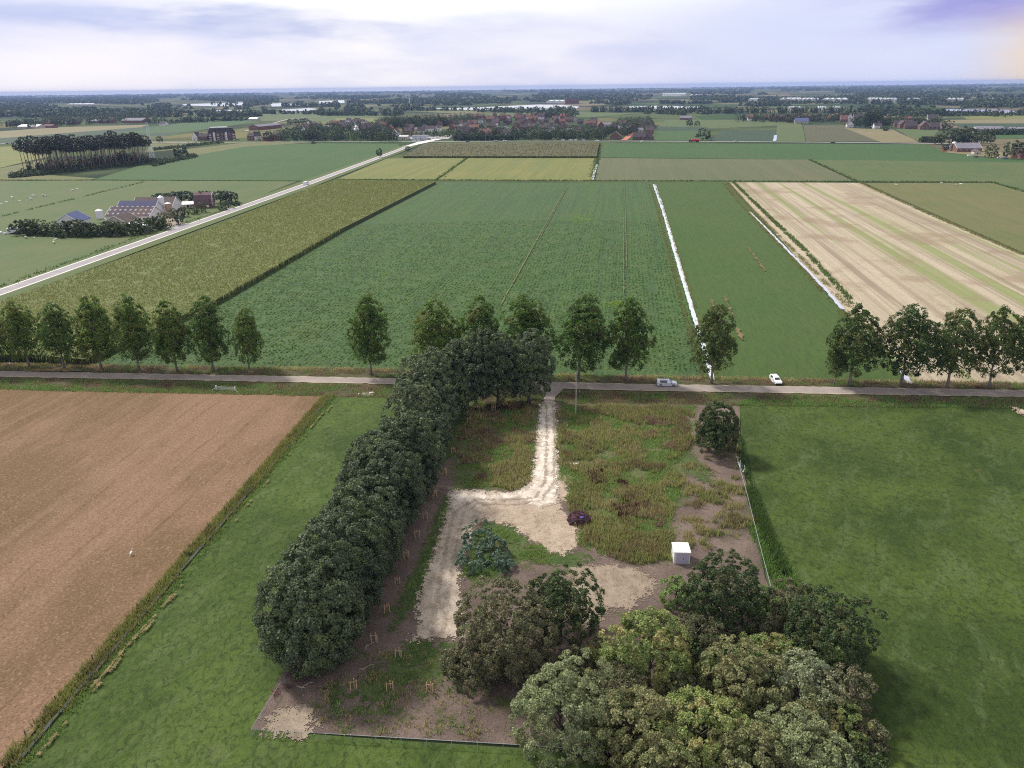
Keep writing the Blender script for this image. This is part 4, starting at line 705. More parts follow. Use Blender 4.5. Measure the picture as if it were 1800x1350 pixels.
def lerp(a, b, t): return tuple(a[i] + (b[i] - a[i]) * t for i in range(3))
def car_meshes():
    mb = MB(); n = 6; V = [p for s in STATIONS for p in car_ring(s)]; Fc = []
    for i in range(len(STATIONS) - 1):
        for j in range(n): Fc.append((i * n + j, i * n + (j + 1) % n, (i + 1) * n + (j + 1) % n, (i + 1) * n + j))
    Fc += [tuple(range(n - 1, -1, -1)), tuple(range((len(STATIONS) - 1) * n, len(STATIONS) * n))]; mb.add(V, Fc)
    S_ = STATIONS; R = [car_ring(s) for s in S_]
    def pane(a, b, c, d, off, lo=.1, hi=.9):          # inset quad on the shell, standing 15 mm proud
        p = [lerp(lerp(a, b, u), lerp(d, c, u), v) for u, v in ((lo, lo), (hi, lo), (hi, hi), (lo, hi))]; q = [tuple(np.array(x) + np.array(off)) for x in p]
        return MB().add(p + q, [(4, 5, 6, 7), (0, 1, 5, 4), (1, 2, 6, 5), (2, 3, 7, 6), (3, 0, 4, 7)])
    out = [('side_window', pane(R[2][1], R[3][1], R[3][2], R[2][2], (0, -.02, .005)), GLASS), ('side_window', pane(R[2][4], R[3][4], R[3][3], R[2][3], (0, .02, .005)), GLASS), ('windscreen', pane(R[4][2], R[5][2], R[5][3], R[4][3], (.012, 0, .02), .07, .93), GLASS), ('rear_window', pane(R[0][2], R[1][2], R[1][3], R[0][3], (-.02, 0, .01), .12, .9), GLASS),
           ('bumper', MB().box((2.2, 0, .40), (.2, 1.5, .2)), PLASTIC), ('bumper', MB().box((-2.2, 0, .45), (.2, 1.56, .2)), PLASTIC), ('headlight', MB().box((2.12, .62, .66), (.2, .3, .13)), LAMP), ('headlight', MB().box((2.12, -.62, .66), (.2, .3, .13)), LAMP), ('tail_light', MB().box((-2.2, .74, .85), (.1, .14, .32)), LAMP_R), ('tail_light', MB().box((-2.2, -.74, .85), (.1, .14, .32)), LAMP_R),
           ('mirror', MB().box((.95, 1.0, 1.02), (.14, .2, .13)), PLASTIC), ('mirror', MB().box((.95, -1.0, 1.02), (.14, .2, .13)), PLASTIC)]
    return mb.mesh('body', P_WHITE), [(n_, m_.mesh(n_, mt), mt) for n_, m_, mt in out]
CAR_BODY, CAR_PARTS = car_meshes()
WHEEL = MB().tube([(0, -.11, 0), (0, .11, 0)], .33, 16).mesh('wheel', RUBBER); HUB = MB().tube([(0, -.125, 0), (0, .125, 0)], .2, 12).mesh('rim', RIM)
_bodies = {}
def car(label, loc, heading, paint, cat='car', group=None, full=True, name='parked_car', scale=1.0):
    t = thing(name, label, cat, loc, heading, group, scale)
    if paint not in _bodies: m_ = CAR_BODY.copy(); m_.materials[0] = paint; _bodies[paint] = m_
    link('body', _bodies[paint], t)
    for n_, m_, mt in CAR_PARTS:
        if full or n_ in ('side_window', 'windscreen'): link(n_, m_, t)
    for x in (-1.38, 1.38):
        for y in (-.8, .8):
            w = link('wheel', WHEEL, t, (x, y, .33))
            if full: link('rim', HUB, w)
    return t
def heading(a, b): d = at(*b)[:2] - at(*a)[:2]; return math.atan2(d[1], d[0])
ROAD_A = heading((1100, 682), (1300, 685))
def up(px, py, z): p = at(px, py); p[2] = z; return p
ZR = _z[0]
c1 = car('silver white estate car standing at the edge of the road', up(1171.5, 680, .3), ROAD_A, P_SILVER, name='estate_car'); c1.scale = (1.06,) * 3
for y in (-.6, .6): MB().box((-.75, y, 1.56), (1.9, .05, .1)).obj('roof_rail', PLASTIC, c1)
c2 = car('white hatchback parked nose to the road in the field entrance', up(1363, 674, .3), ROAD_A - rad(84), P_WHITE, name='parked_car')
for c in (c1, c2): c.location[2] = .3
# --- white shed
def boxpart(name, c, d, m, parent, rz=0): return MB().box(c, d, 0, rz).obj(name, m, parent)
sh = at(1198, 994); rz = rad(-3)
t = thing('shed', 'small white metal shed with a lilac grey door side, in the weeds', 'shed', sh, rz)
SHW = mat_plain('white_sheet_metal', (.80, .80, .80), .5, .4, .04, 2); SHD = mat_plain('lilac_door', (.50, .47, .62), .6, .3, .05, 2)
boxpart('wall', (0, 1.3, 1.1), (2.34, 2.5, 2.2), SHW, t); rf = boxpart('roof', (0, 1.28, 2.27), (2.5, 2.75, .12), mat_plain('white_roof', (.78, .78, .79), .5, .4, .03), t)
dr = boxpart('door', (.1, .03, 1.12), (1.85, .06, 1.75), SHD, t); boxpart('handle', (.22, -.015, 1.15), (.05, .04, .22), PLASTIC, dr); boxpart('base_plinth', (0, 1.3, .06), (2.44, 2.6, .12), CONC, t)
# --- plot fences
def fence(name, label, pts, h, spacing=2.6, mesh=True):
    base = XY(pts); t = thing(name, label, 'fence', (*base[0], 0)); o = base[0]; d = np.r_[0, np.cumsum(np.linalg.norm(np.diff(base, axis=0), axis=1))]; n = max(2, int(d[-1] / spacing))
    pm = MB().tube([(0, 0, 0), (0, 0, h + .06)], .035, 6).mesh('post', STEEL); S_ = np.linspace(0, d[-1], n); Q = np.c_[np.interp(S_, d, base[:, 0]), np.interp(S_, d, base[:, 1])] - o
    for q in Q: link('post', pm, t, (*q, 0))
    B = np.c_[base - o, np.zeros(len(base))]; MB().tube(B + [0, 0, h], .028, 5).obj('top_rail', STEEL, t); MB().tube(B + [0, 0, .08], .012, 4).obj('bottom_wire', WIRE_G, t)
    w = []; k = .16; L = d[-1]; F_ = lambda s: np.array([np.interp(s, d, base[:, 0]) - o[0], np.interp(s, d, base[:, 1]) - o[1]])
    for s in np.arange(0, L, k):
        for sg in (1, -1):
            s2 = s + sg * h * .9
            if 0 <= s2 <= L: a, b = F_(s), F_(s2); r_ = .0032; w += [(*a, .05 - r_), (*b, h - r_), (*b, h + r_), (*a, .05 + r_)]
    w = np.array(w); link('wire_mesh', new_mesh('wire_mesh', w, quads(len(w) // 4), WIRE_G), t)
fence('wire_fence', 'low wire mesh fence around the front corner of the pink soil', [(566, 1100), (443, 1296), (700, 1311), (920, 1324), (1180, 1342), (1400, 1362)], 1.15)
fence('wire_fence', 'wire mesh fence along the reed ditch at the right of the plot', [(1292, 806), (1312, 878), (1334, 968), (1353, 1042), (1375, 1110)], 1.2)
# --- tree stakes: two or three stakes with a cross bar round a sapling
TWIG = mat_plain('sapling_bark', (.13, .10, .08), .9, .1, .2, 5)
STK = [(699, 1032, 'third from the low end of the row beside the gravel'), (681, 1080, 'second from the low end of the row beside the gravel'), (658, 1133, 'at the low end of the row beside the gravel track'), (765, 878, 'at the upper end of the row beside the gravel bend'), (748, 915, 'second from the top of the row beside the gravel bend'), (734, 948, 'midway along the row beside the gravel track'), (715, 986, 'fourth from the low end of the row beside the gravel'),
       (622, 1216, 'furthest left of the three on the open pink soil'), (686, 1219, 'in the middle of the three on the open pink soil'), (755, 1221, 'furthest right of the three on the open pink soil'), (782, 838, 'in the weeds just above the gravel corner'), (825, 746, 'in the weeds beside the top of the dark row'), (868, 726, 'closest to the driveway tree'), (846, 724, 'in the dark red weeds under the roadside clump'), (797, 800, 'between the dark row and the green weed patch'), (700, 1160, 'below the end of the gravel track')]
for i, (px, py, lab) in enumerate(STK):
    t = thing('tree_support', 'wooden stakes around a sapling, ' + lab, 'tree stakes', at(px, py), RNG.uniform(-.4, .4), 'wooden tree stakes on the plot')
    for x, y in ((-.36, 0), (.36, .08), (.05, .4)): MB().box((0, 0, .8), (.10, .10, 1.6)).obj('stake', WOOD, t, (x, y, 0)).rotation_euler = (RNG.normal(0, .03), RNG.normal(0, .03), 0)
    MB().box((0, .05, 1.4), (.8, .03, .06), 0, .09).obj('crossbar', WOOD, t); MB().tube([(0, .2, 0), (.03, .2, .8), (-.03, .22, 1.9)], [.02, .015, .006], 5).obj('sapling', TWIG, t)
# --- tall pole, gate, slab, sign, marker posts, heap, planks, branches
hp = hgt(1012, 729, 653); t = thing('pole', 'tall thin white pole standing in the weeds beside the driveway', 'pole', at(1012, 729)); MB().tube([(0, 0, .1), (0, 0, hp * .5), (-.12, 0, hp)], [.085, .07, .045], 8).obj('shaft', mat_plain('pale_pole', (.66, .64, .58), .6, .3, .06), t); boxpart('base_plate', (0, 0, .06), (.4, .4, .12), CONC, t)
a, b = at(381, 688), at(414, 690.5); L = np.linalg.norm(b - a); t = thing('field_gate', 'grey metal field gate between two pale posts at the brown field', 'gate', a, math.atan2(*(b - a)[:2][::-1]))
for x in (0, L): MB().box((x, 0, .75), (.26, .26, 1.5)).obj('post', mat_plain('white_post', (.7, .69, .66), .8, .2, .1), t)
g_ = MB(); [g_.tube([(.2, 0, z), (L - .2, 0, z)], .035, 6) for z in (.3, .55, .8, 1.05, 1.3)]; [g_.tube([(x, 0, .3), (x, 0, 1.3)], .03, 6) for x in (.2, L / 2, L - .2)]; g_.tube([(.2, 0, .3), (L - .2, 0, 1.3)], .025, 6); g_.obj('gate_frame', STEEL, t); mm = MB(); [mm.box((x, 0, .8), (.012, .012, .96)) for x in np.arange(.3, L - .2, .16)]; mm.obj('wire_mesh', STEEL, t)
for x, s in ((0, -1), (L, 1)): MB().tube([(x, 0, .95), (x + s * 1.4, -.9, .25), (x + s * 1.9, -1.0, .2)], .1, 6).obj('strut', WOOD_GREY, t)
t = thing('culvert_slab', 'pale concrete culvert slab bridging the roadside ditch', 'culvert', at(646, 696), rad(-3)); boxpart('deck', (0, .6, .18), (2.9, 2.3, .24), CONC, t); boxpart('headwall', (-.1, -.75, .12), (3.4, .28, .24), CONC, t); boxpart('edge_beam', (-1.95, -.2, .32), (.22, .8, .64), CONC, t); boxpart('rubble_lump', (.7, .9, .42), (1.0, .9, .24), CONC, t, .4); boxpart('rubble_lump', (-.7, .1, .38), (.9, .7, .18), CONC, t, -.3)
t = thing('road_sign', 'small white triangular road sign on a thin post', 'sign', at(20, 650)); MB().tube([(0, 0, 0), (0, 0, 2.0)], .035, 6).obj('post', STEEL, t); bd = MB().prism([(-.48, 1.5), (.48, 1.5), (0, 2.35)], -.075, -.04).obj('sign_plate', mat_plain('red_sign_rim', (.5, .06, .05), .5, .4, .05), t); MB().prism([(-.34, 1.58), (.34, 1.58), (0, 2.2)], -.09, -.077).obj('sign_face', P_WHITE, bd)
for px, py, lab in ((38, 686, 'short white marker post at the left of the brown field edge'), (117, 687, 'short white marker post midway to the field gate'), (1019, 692, 'short white marker post beside the tall white pole'), (1205, 689, 'short pale marker post across the road from the estate car')):
    t = thing('marker_post', lab, 'post', at(px, py)); MB().box((0, 0, .45), (.12, .1, .9)).obj('post', P_WHITE, t); MB().box((0, 0, .93), (.15, .13, .06)).obj('cap', PLASTIC, t)
for k in range(9):
    q = .06 + k * .105; i = q * (len(DITCH_L) - 1); a = int(i); p = np.array(DITCH_L[a]) + (np.array(DITCH_L[a + 1]) - np.array(DITCH_L[a])) * (i - a); g0 = at(*p)[:2] - D_AC * 1.75
    t = thing('fence_post', 'weathered wooden post on the brown field side of the ditch', 'post', (*g0, 0), RNG.uniform(0, 3), 'old posts along the ditch'); MB().tube([(0, 0, 0), (RNG.normal(0, .06), RNG.normal(0, .06), .95)], .075, 7).obj('post', BARK, t)
HEAPM = mat_plain('purple_brown_twigs', (.15, .080, .095), .9, .1, .5, 2); hb = MB(); r5 = np.random.default_rng(5)
for i in range(900):
    d = unit(r5.normal(size=3)); d[2] = abs(d[2]); c = d * np.array([1.75, 1.6, 1.45]) * r5.uniform(.55, 1.0); e = unit(np.cross(d, r5.normal(size=3)) + .25 * r5.normal(size=3)) * r5.uniform(.25, .8); a, b = c - e, c + e; a[2] = max(a[2], .03); b[2] = max(b[2], .03); hb.tube([a, b], r5.uniform(.012, .04), 3, 0, False)
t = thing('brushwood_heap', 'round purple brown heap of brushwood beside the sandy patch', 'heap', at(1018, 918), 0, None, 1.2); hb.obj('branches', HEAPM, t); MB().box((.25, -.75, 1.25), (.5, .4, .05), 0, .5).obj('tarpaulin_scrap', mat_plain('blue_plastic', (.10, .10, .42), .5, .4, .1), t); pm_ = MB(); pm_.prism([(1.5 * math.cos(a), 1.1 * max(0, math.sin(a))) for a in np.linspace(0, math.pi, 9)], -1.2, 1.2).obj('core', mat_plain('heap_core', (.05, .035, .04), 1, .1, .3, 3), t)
t = thing('plank', 'white plank lying on the ground left of the shed', 'plank', at(1159, 995), rad(-24)); MB().box((0, 0, .22), (2.0, .24, .07)).obj('board', P_WHITE, t); MB().box((-.8, 0, .09), (.12, .3, .18)).box((.8, 0, .09), (.12, .3, .18)).obj('bearer', WOOD_GREY, t)
t = thing('concrete_block', 'pale broken slab lying in the weeds right of the driveway', 'slab', at(1010, 818), .2); MB().box((0, 0, .3), (1.5, .7, .16)).obj('slab', CONC, t); MB().box((.8, .1, .18), (.8, .6, .14), 0, .6).obj('fragment', CONC, t)
DEAD = mat_plain('dead_wood', (.42, .35, .28), .95, .1, .2, 3)
for pts, lab in (([(510, 1204), (530, 1212), (545, 1211), (566, 1210)], 'pale crooked dead branch on the pink soil beside the corner fence'), ([(625, 1177), (638, 1180), (648, 1174)], 'thin pale dead branch right of the huge tree'), ([(640, 1150), (644, 1140), (650, 1128)], 'short pale stick lying below the lowest stakes')):
    Q = G(pts); o = Q[0].copy(); Q = Q - o; Q[:, 2] = [.1 + .22 * (i % 2) for i in range(len(Q))]; b_ = MB().tube(Q, [.07, .06, .045, .02][:len(Q)], 5); m_ = Q[1]; b_.tube([m_, m_ + [.9, .5, .25], m_ + [1.5, .5, .3]], [.04, .03, .012], 4); b_.tube([m_, m_ + [.3, -.8, .2]], [.035, .012], 4); tag(b_.obj('dead_branch', DEAD, None, o), lab, 'branch')
lm = MB()
for i in range(7): a = np.array([r5.normal(0, .25), 0, 0]); lm.tube([a, a + [r5.normal(0, .5), -.5, .5 + .2 * i], a + [r5.normal(0, 1.0), -1.0 - .1 * i, 1.0 + .25 * i]], [.06, .04, .015], 4)
# white stones and crumbs on the soil
P = scatter(XY([(880, 706), (1300, 716), (1345, 1020), (1500, 1345), (900, 1310), (445, 1282), (505, 1180), (640, 1000)]), .9, r4); Q = blades(P, .015, .10, .16, .5, r4, .9); stuff('stones', Q, mat_plain('pale_stone', (.50, .43, .37), .9, .2, .3, 2, obj=False), 'pale stones and crumbs of rubble strewn over the bare soil')
P = scatter(XY([(2, 690), (568, 698), (300, 1004), (12, 1340), (0, 1340)]), .12, r4); Q = blades(P, .01, .10, .22, 1.0, r4, .8); stuff('clods', Q, mat_plain('dark_clod', (.06, .035, .022), 1, .1, .3, 2, obj=False), 'dark clods lying on the brown stubble')
# --- white wading bird on the brown field
BIRD = mat_plain('white_plumage', (.85, .85, .82), .8, .2, .03); BILL = mat_plain('bill', (.40, .25, .06), .5, .3, .1); LEGM = mat_plain('dark_leg', (.035, .03, .03), .7, .2, .1)
def bird():
    t = thing('heron', 'white heron standing on the brown stubble field', 'bird', at(232.5, 978), rad(80), scale=1.15)
    V = MB().tube([(-.42, 0, .48), (-.28, 0, .56), (-.05, 0, .64), (.12, 0, .70), (.2, 0, .84), (.17, 0, .98), (.22, 0, 1.08), (.31, 0, 1.09), (.36, 0, 1.08)], [.015, .09, .15, .115, .05, .035, .045, .035, .012], 10); V.obj('body', BIRD, t, smooth=True)
    MB().tube([(.35, 0, 1.085), (.5, 0, 1.06)], [.018, .004], 6).obj('bill', BILL, t)
    for y in (-.06, .06): MB().tube([(-.03, y, .55), (-.06, y, .3), (-.02, y, .03)], [.022, .014, .012], 6).tube([(-.02, y, .015), (.1, y, .01)], .01, 4).obj('leg', LEGM, t)
bird()
# --- cows
def cow_mat(name, base, spot, lo):
    m = M(name, .8, .2); return m.col(m.mix(m.ramp(m.noise(m.pos(obj=True), 1.1, 2), lo, lo + .03), base, spot))
COWM = [cow_mat('white_hide', (.78, .76, .72), (.05, .045, .045), .60), cow_mat('pied_hide', (.75, .73, .70), (.035, .03, .03), .50), cow_mat('brown_pied_hide', (.72, .68, .62), (.16, .06, .035), .50)]
def cow_mesh(m, lying=False):
    z = -.72 if lying else 0; b = MB()
    b.tube([(-1.05, 0, 1.12 + z), (-.95, 0, 1.12 + z), (-.5, 0, 1.02 + z), (.1, 0, .98 + z), (.55, 0, 1.06 + z), (.85, 0, 1.2 + z), (1.15, 0, 1.32 + z), (1.3, 0, 1.34 + z), (1.55, 0, 1.18 + z), (1.65, 0, 1.12 + z)], [.05, .28, .36, .38, .34, .24, .17, .16, .11, .07], 10)
    for y in (-.2, .2):
        b.tube([(1.22, y * .6, 1.46 + z), (1.2, y * 1.6, 1.5 + z)], [.06, .02], 5)
        if lying: b.tube([(.5, y, .25), (.95, y * 1.4, .08)], [.12, .06], 6); b.tube([(-.7, y, .25), (-.2, y * 2.0, .08)], [.14, .06], 6)
        else: b.tube([(.6, y, .95), (.62, y, .5), (.6, y, 0)], [.15, .08, .065], 7); b.tube([(-.75, y, 1.0), (-.62, y, .72), (-.82, y, .42), (-.76, y, 0)], [.2, .12, .075, .065], 7)
    b.tube([(-1.05, 0, 1.2 + z), (-1.14, 0, .9 + z), (-1.1, 0, max(.12, .5 + z))], [.04, .03, .05], 5); return b.mesh('cow', m, True)
COWS = [(22, 349, 0, 0), (53, 348, 1, 1), (60, 346, 0, 0), (55, 352, 2, 0), (76, 345, 2, 0), (80, 346.5, 1, 0), (117, 336, 1, 1), (129, 336, 1, 0), (136, 333, 0, 1), (2, 359, 0, 1), (12, 356, 0, 1), (34, 354, 0, 1), (46, 420, 2, 0), (60, 419, 0, 1), (97, 422, 0, 1), (95, 429, 0, 0), (1655, 324, 1, 0), (1680, 327, 2, 0), (1688, 326, 0, 0), (1575, 327, 1, 0), (1512, 233, 0, 0), (1530, 234, 0, 0)]
_cw = {}
WHERE = lambda x, y: 'in the pasture behind the farm' if x < 200 and y < 400 else ('grazing below the dark farm hedge' if x < 200 else ('in the dry pasture at the right' if y > 300 else 'on the tan field by the far houses'))
for px, py, m_, ly in COWS:
    k = (m_, ly)
    if k not in _cw: _cw[k] = cow_mesh(COWM[m_], ly)
    o = link('cow', _cw[k], None, at(px, py), RNG.uniform(0, 6.28)); tag(o, '%s cow %s %s' % (('white', 'black and white', 'brown and white')[m_], 'lying' if ly else 'standing', WHERE(px, py)), 'cow', 'cows on the pastures')
t = thing('livestock_trailer', 'white livestock trailer beside the left end of the farm hedge', 'trailer', at(25, 411), rad(8)); boxpart('body', (0, 0, 1.7), (5.6, 2.3, 2.3), P_WHITE, t); boxpart('cover', (0, 0, 2.9), (5.7, 2.4, .1), P_SILVER, t)
for x in (-.6, .6):
    for y in (-1.05, 1.05): link('wheel', WHEEL, t, (x, y, .4), 0, 1.2)
boxpart('drawbar', (-3.4, 0, .6), (1.4, .15, .15), STEEL, t); boxpart('vent_slot', (0, -1.16, 2.35), (4.6, .03, .3), PLASTIC, t)
for i, (px, py) in enumerate(((3, 411), (9, 413), (16, 411.5))): tag(MB().tube([(-.6, 0, .62), (-.55, 0, .62), (.55, 0, .62), (.6, 0, .62)], [.5, .62, .62, .5], 12).obj('silage_bale', P_WHITE, None, at(px, py), RNG.uniform(0, 3)), 'white wrapped silage bale left of the livestock trailer', 'bale', 'wrapped bales')
# ================================================================== FARMS, VILLAGE AND FAR COUNTRY
BRICK = mat_plain('red_brick', (.19, .105, .085), .9, .15, .15, .4); BRICK_D = mat_plain('dark_brick', (.14, .08, .075), .9, .15, .15, .4); PLASTER = mat_plain('white_plaster', (.74, .73, .73), .85, .2, .05, .3); PALEW = mat_plain('pale_wall', (.50, .45, .40), .9, .2, .1, .3)
TILE_O = mat_plain('orange_tiles', (.20, .10, .075), .85, .2, .2, .5); TILE_D = mat_plain('dark_tiles', (.075, .062, .068), .8, .2, .2, .5); TILE_B = mat_plain('brown_tiles', (.105, .080, .078), .85, .2, .2, .5); TILE_G = mat_plain('grey_sheeting', (.20, .19, .23), .8, .15, .12, .3); TILE_R = mat_plain('rust_red_tiles', (.16, .085, .072), .85, .2, .2, .5); ROOF_W = mat_plain('white_roofing', (.80, .80, .82), .5, .4, .04, .2); TRIM = mat_plain('white_trim', (.80, .80, .80), .6, .3, .03); SLATE_B = mat_plain('blue_slate', (.09, .11, .22), .75, .15, .15, .4)
def gable(name, label, cat, a, L, D, rz, eave, ridge, wm, rm, group=None, along=True, trim=None, wins=2, door=True, chim=False, over=.35, hip=0.0, winm=None):
    """house or barn: front-left corner a, front L metres along rz, D metres deep; ridge along the front or across it"""
    t = thing(name, label, cat, a, rz, group)
    if along: prof = [(0, 0), (D, 0), (D, eave), (D / 2, ridge), (0, eave)]; MB().prism(prof, 0, L, 0, 'x').obj('wall', wm, t); span, ln = D, L
    else: prof = [(0, 0), (L, 0), (L, eave), (L / 2, ridge), (0, eave)]; MB().prism(prof, 0, D, 0, 'y').obj('wall', wm, t); span, ln = L, D
    h = span / 2; k = (ridge - eave) / h; th = .16; z0 = eave - k * over
    rp = [(-over, z0 + .03), (h, ridge + .03), (span + over, z0 + .03), (span + over, z0 + th + .03), (h, ridge + th + .03), (-over, z0 + th + .03)]
    r = MB(); e = over * .8
    if hip:
        V = lambda u, w, z: (w, u, z) if along else (u, w, z); zt = z0 + th
        v = [V(-over, -e, zt), V(span + over, -e, zt), V(span + over, ln + e, zt), V(-over, ln + e, zt), V(h, hip, ridge + th), V(h, ln - hip, ridge + th)]; r.add(v, [(0, 1, 4), (1, 2, 5, 4), (2, 3, 5), (3, 0, 4, 5), (3, 2, 1, 0)])
    else: r.prism(rp, -e, ln + e, 0, 'x' if along else 'y')
    rf = r.obj('roof', rm, t)
    if chim: c_ = (ln * .25, h, ridge + .3) if along else (h, ln * .25, ridge + .3); MB().box(c_, (.8, .8, 1.6)).obj('chimney', BRICK, rf)
    if trim:                                          # pale barge boards on both gable ends
        for w0 in (-e - .12, ln + e): MB().prism([(x, z + (.06 if i > 2 else -.12)) for i, (x, z) in enumerate(rp)], w0, w0 + .12, 0, 'x' if along else 'y').obj('barge_board', trim, rf)
    for i in range(wins):
        x = L * (i + .7) / (wins + .4); f = MB().box((x, -.03, eave * .55), (1.5 if L < 30 else 2.2, .07, min(1.3, eave * .4))).obj('window', TRIM, t); MB().box((x, -.075, eave * .55), (1.25 if L < 30 else 1.9, .03, min(1.05, eave * .3))).obj('pane', winm or GLASS, f)
    if door: MB().box((L * .5, -.04, 1.05), (1.1, .09, 2.1)).obj('door', P_GREYD, t)
    return t
def copy_tree(o, loc, rz, sc_=1.0, label=None, group=None):
    r = o.copy(); sc.collection.objects.link(r); r.location = [float(v) for v in loc]; r.rotation_euler = (0, 0, rz); r.scale = (sc_,) * 3
    if label: r['label'] = label
    if group: r['group'] = group
    for ch in o.children:
        c = ch.copy(); sc.collection.objects.link(c); c.parent = r
        for g0 in ch.children: d = g0.copy(); sc.collection.objects.link(d); d.parent = c
    return r
def front(p, q): a, b = at(*p), at(*q); return a, float(np.linalg.norm(b - a)), math.atan2(*(b - a)[:2][::-1])
# ---- the farm left of the straight road
def solar_roof():
    m = M('skylight_roof', .8, .15); P = m.pos(obj=True); xs = m.n('ShaderNodeSeparateXYZ'); m.l(P, xs.inputs[0]); fx = m.math('FRACT', m.math('DIVIDE', xs.outputs[0], 2.9)); fy = m.math('FRACT', m.math('DIVIDE', xs.outputs[1], 2.9)); br = m.math('MULTIPLY', m.math('LESS_THAN', fx, .38), m.math('LESS_THAN', m.math('ABSOLUTE', m.math('SUBTRACT', fy, .55)), .2)); base = m.mix(m.ramp(m.noise(P, .12, 3), .42, .6), (.068, .060, .085), (.105, .075, .072)); return m.col(m.mix(m.math('MULTIPLY', br, .8), base, (.42, .38, .42)))
SOLAR = mat_plain('solar_panels', (.05, .055, .13), .7, .15, .15, .5)
a, L, rz = front((188, 391), (264, 391)); gable('barn', 'long low barn with white gable and rows of roof lights', 'barn', a, L, 15, rz, 3.6, 7.6, PLASTER, solar_roof(), trim=TRIM, wins=5)
a, L, rz = front((206, 383), (272, 383)); gable('barn', 'barn with dark blue roof behind the roof light barn', 'barn', a, L, 12, rz, 4.2, 8.6, PLASTER, SOLAR, trim=TRIM, wins=0, door=False)
a, L, rz = front((234, 375), (304, 374)); gable('barn', 'barn with brown roof and open white gable beside the tall silo', 'barn', a, L, 15, rz, 4.0, 8.2, PLASTER, TILE_B, trim=TRIM, wins=0, door=False)
a, L, rz = front((182, 401), (225, 401)); gable('barn', 'brown roofed shed half hidden by the dark hedge', 'barn', a, L, 14, rz, 2.6, 6.2, PALEW, TILE_B, trim=TRIM, along=False, wins=0)
a, L, rz = front((98, 402), (141, 401)); gable('barn', 'barn with slate blue roof rising over the farm hedge', 'barn', a, L, 14, rz, 3.4, 7.2, PLASTER, SLATE_B, trim=TRIM, along=False, wins=0)
a, L, rz = front((226, 402), (262, 401)); gable('shed', 'low white sheeted shed in front of the roof light barn', 'shed', a, L, 5, rz, 1.6, 2.6, PLASTER, ROOF_W, wins=0, door=False)
a, L, rz = front((318, 367), (344, 366)); gable('shed', 'low white roofed outbuilding left of the farmhouse', 'shed', a, L, 8, rz, 2.4, 3.6, PALEW, ROOF_W, wins=1)
a, L, rz = front((343, 367), (373, 366)); L = max(L, 10); t = thing('farmhouse', 'farmhouse with purple brown barrel shaped gambrel roof and brick gable', 'house', a, rz)
gp = [(0, 0), (9.4, 0), (9.4, 2.6), (8.7, 5.2), (7.2, 7.4), (4.7, 8.6), (2.2, 7.4), (.7, 5.2), (0, 2.6)]; MB().prism(gp, 0, L, 0, 'x').obj('wall', BRICK, t); ro = [(-.3, 2.3), (.45, 5.2), (2.05, 7.6), (4.7, 8.85), (7.35, 7.6), (8.95, 5.2), (9.7, 2.3), (9.9, 2.4), (9.15, 5.35), (7.5, 7.8), (4.7, 9.1), (1.9, 7.8), (.25, 5.35), (-.5, 2.4)]; rf = MB().prism(ro, -.3, L + .3, 0, 'x').obj('roof', mat_plain('purple_tiles', (.135, .085, .095), .8, .2, .15, .6), t); MB().box((L * .3, 4.7, 9.4), (.8, .8, 1.4)).obj('chimney', BRICK, rf); MB().prism([(x, z + .03) for x, z in ro], L + .3, L + .5, 0, 'x').obj('barge_board', TRIM, rf)
for y, z in ((2.8, 1.5), (6.6, 1.5), (4.7, 4.4)): f = MB().box((L + .05, y, z), (.1, 1.5, 1.5)).obj('window', TRIM, t); MB().box((L + .12, y, z), (.04, 1.2, 1.2)).obj('pane', GLASS, f)
f = MB().box((L * .35, .8, 5.2), (1.3, .5, 1.2)).obj('dormer', TRIM, rf); MB().box((L * .75, -.05, 1.4), (1.6, .1, 1.4)).obj('window', TRIM, t)
for px, py, r, h, m_, lab in ((178, 392, 1.9, 7.5, P_WHITE, 'white feed silo at the left end of the roof light barn'), (287, 376, 1.7, 10.5, P_WHITE, 'tall white silo between the farm barns'), (298, 377, 1.8, 7.0, mat_plain('tan_silo', (.45, .31, .20), .6, .3, .1), 'tan coloured silo with a white lid beside the tall white silo')):
    t = thing('silo', lab, 'silo', at(px, py)); MB().tube([(0, 0, 1.6), (0, 0, 2.6), (0, 0, h * .9)], [r * .45, r, r], 14).obj('tank', m_, t, smooth=False); MB().tube([(0, 0, h * .9), (0, 0, h)], [r * 1.04, r * .25], 14).obj('lid', ROOF_W, t)
    for k in range(4): an = .785 + k * 1.571; MB().tube([(r * .8 * math.cos(an), r * .8 * math.sin(an), 0), (r * .85 * math.cos(an), r * .85 * math.sin(an), 2.7)], .1, 5).obj('leg', STEEL, t)
# ---- far tree models: one mesh each (crown and trunk), copied
def far_model(name, seed, R, Ht, H0, n, leaf, mat, shape='dome', bark=None, rt=.3):
    rng = np.random.default_rng(seed); nl = 7
    C, out, cr = crown_poplar(rng, R, Ht - H0, n, R * .2) if shape == 'poplar' else crown_dome(rng, R, (Ht - H0) / .775 if shape == 'dome' else Ht - H0, n, R * .2, -.55 if shape == 'dome' else -.8, .4)
    C[:, 2] += H0 + (Ht - H0) * (.5 if shape == 'poplar' else (.35 if shape == 'dome' else .5)); Q = leaf_quads(C, out, cr, nl, leaf, rng, .3, .75); Q[:, 2] = np.maximum(Q[:, 2], .1)
    tr = MB().tube([(0, 0, 0), (.1, 0, Ht * .4), (0, .1, Ht * .75)], [rt * 1.2, rt, rt * .4], 6); nv = len(Q); V = np.r_[Q, np.array(tr.v)]; Fs = [f for f in tr.f if len(f) == 4]
    return new_mesh(name, V, np.r_[quads(nv // 4), np.array(Fs) + nv], [mat, bark or BARK], np.r_[np.zeros(nv // 4), np.ones(len(Fs))])
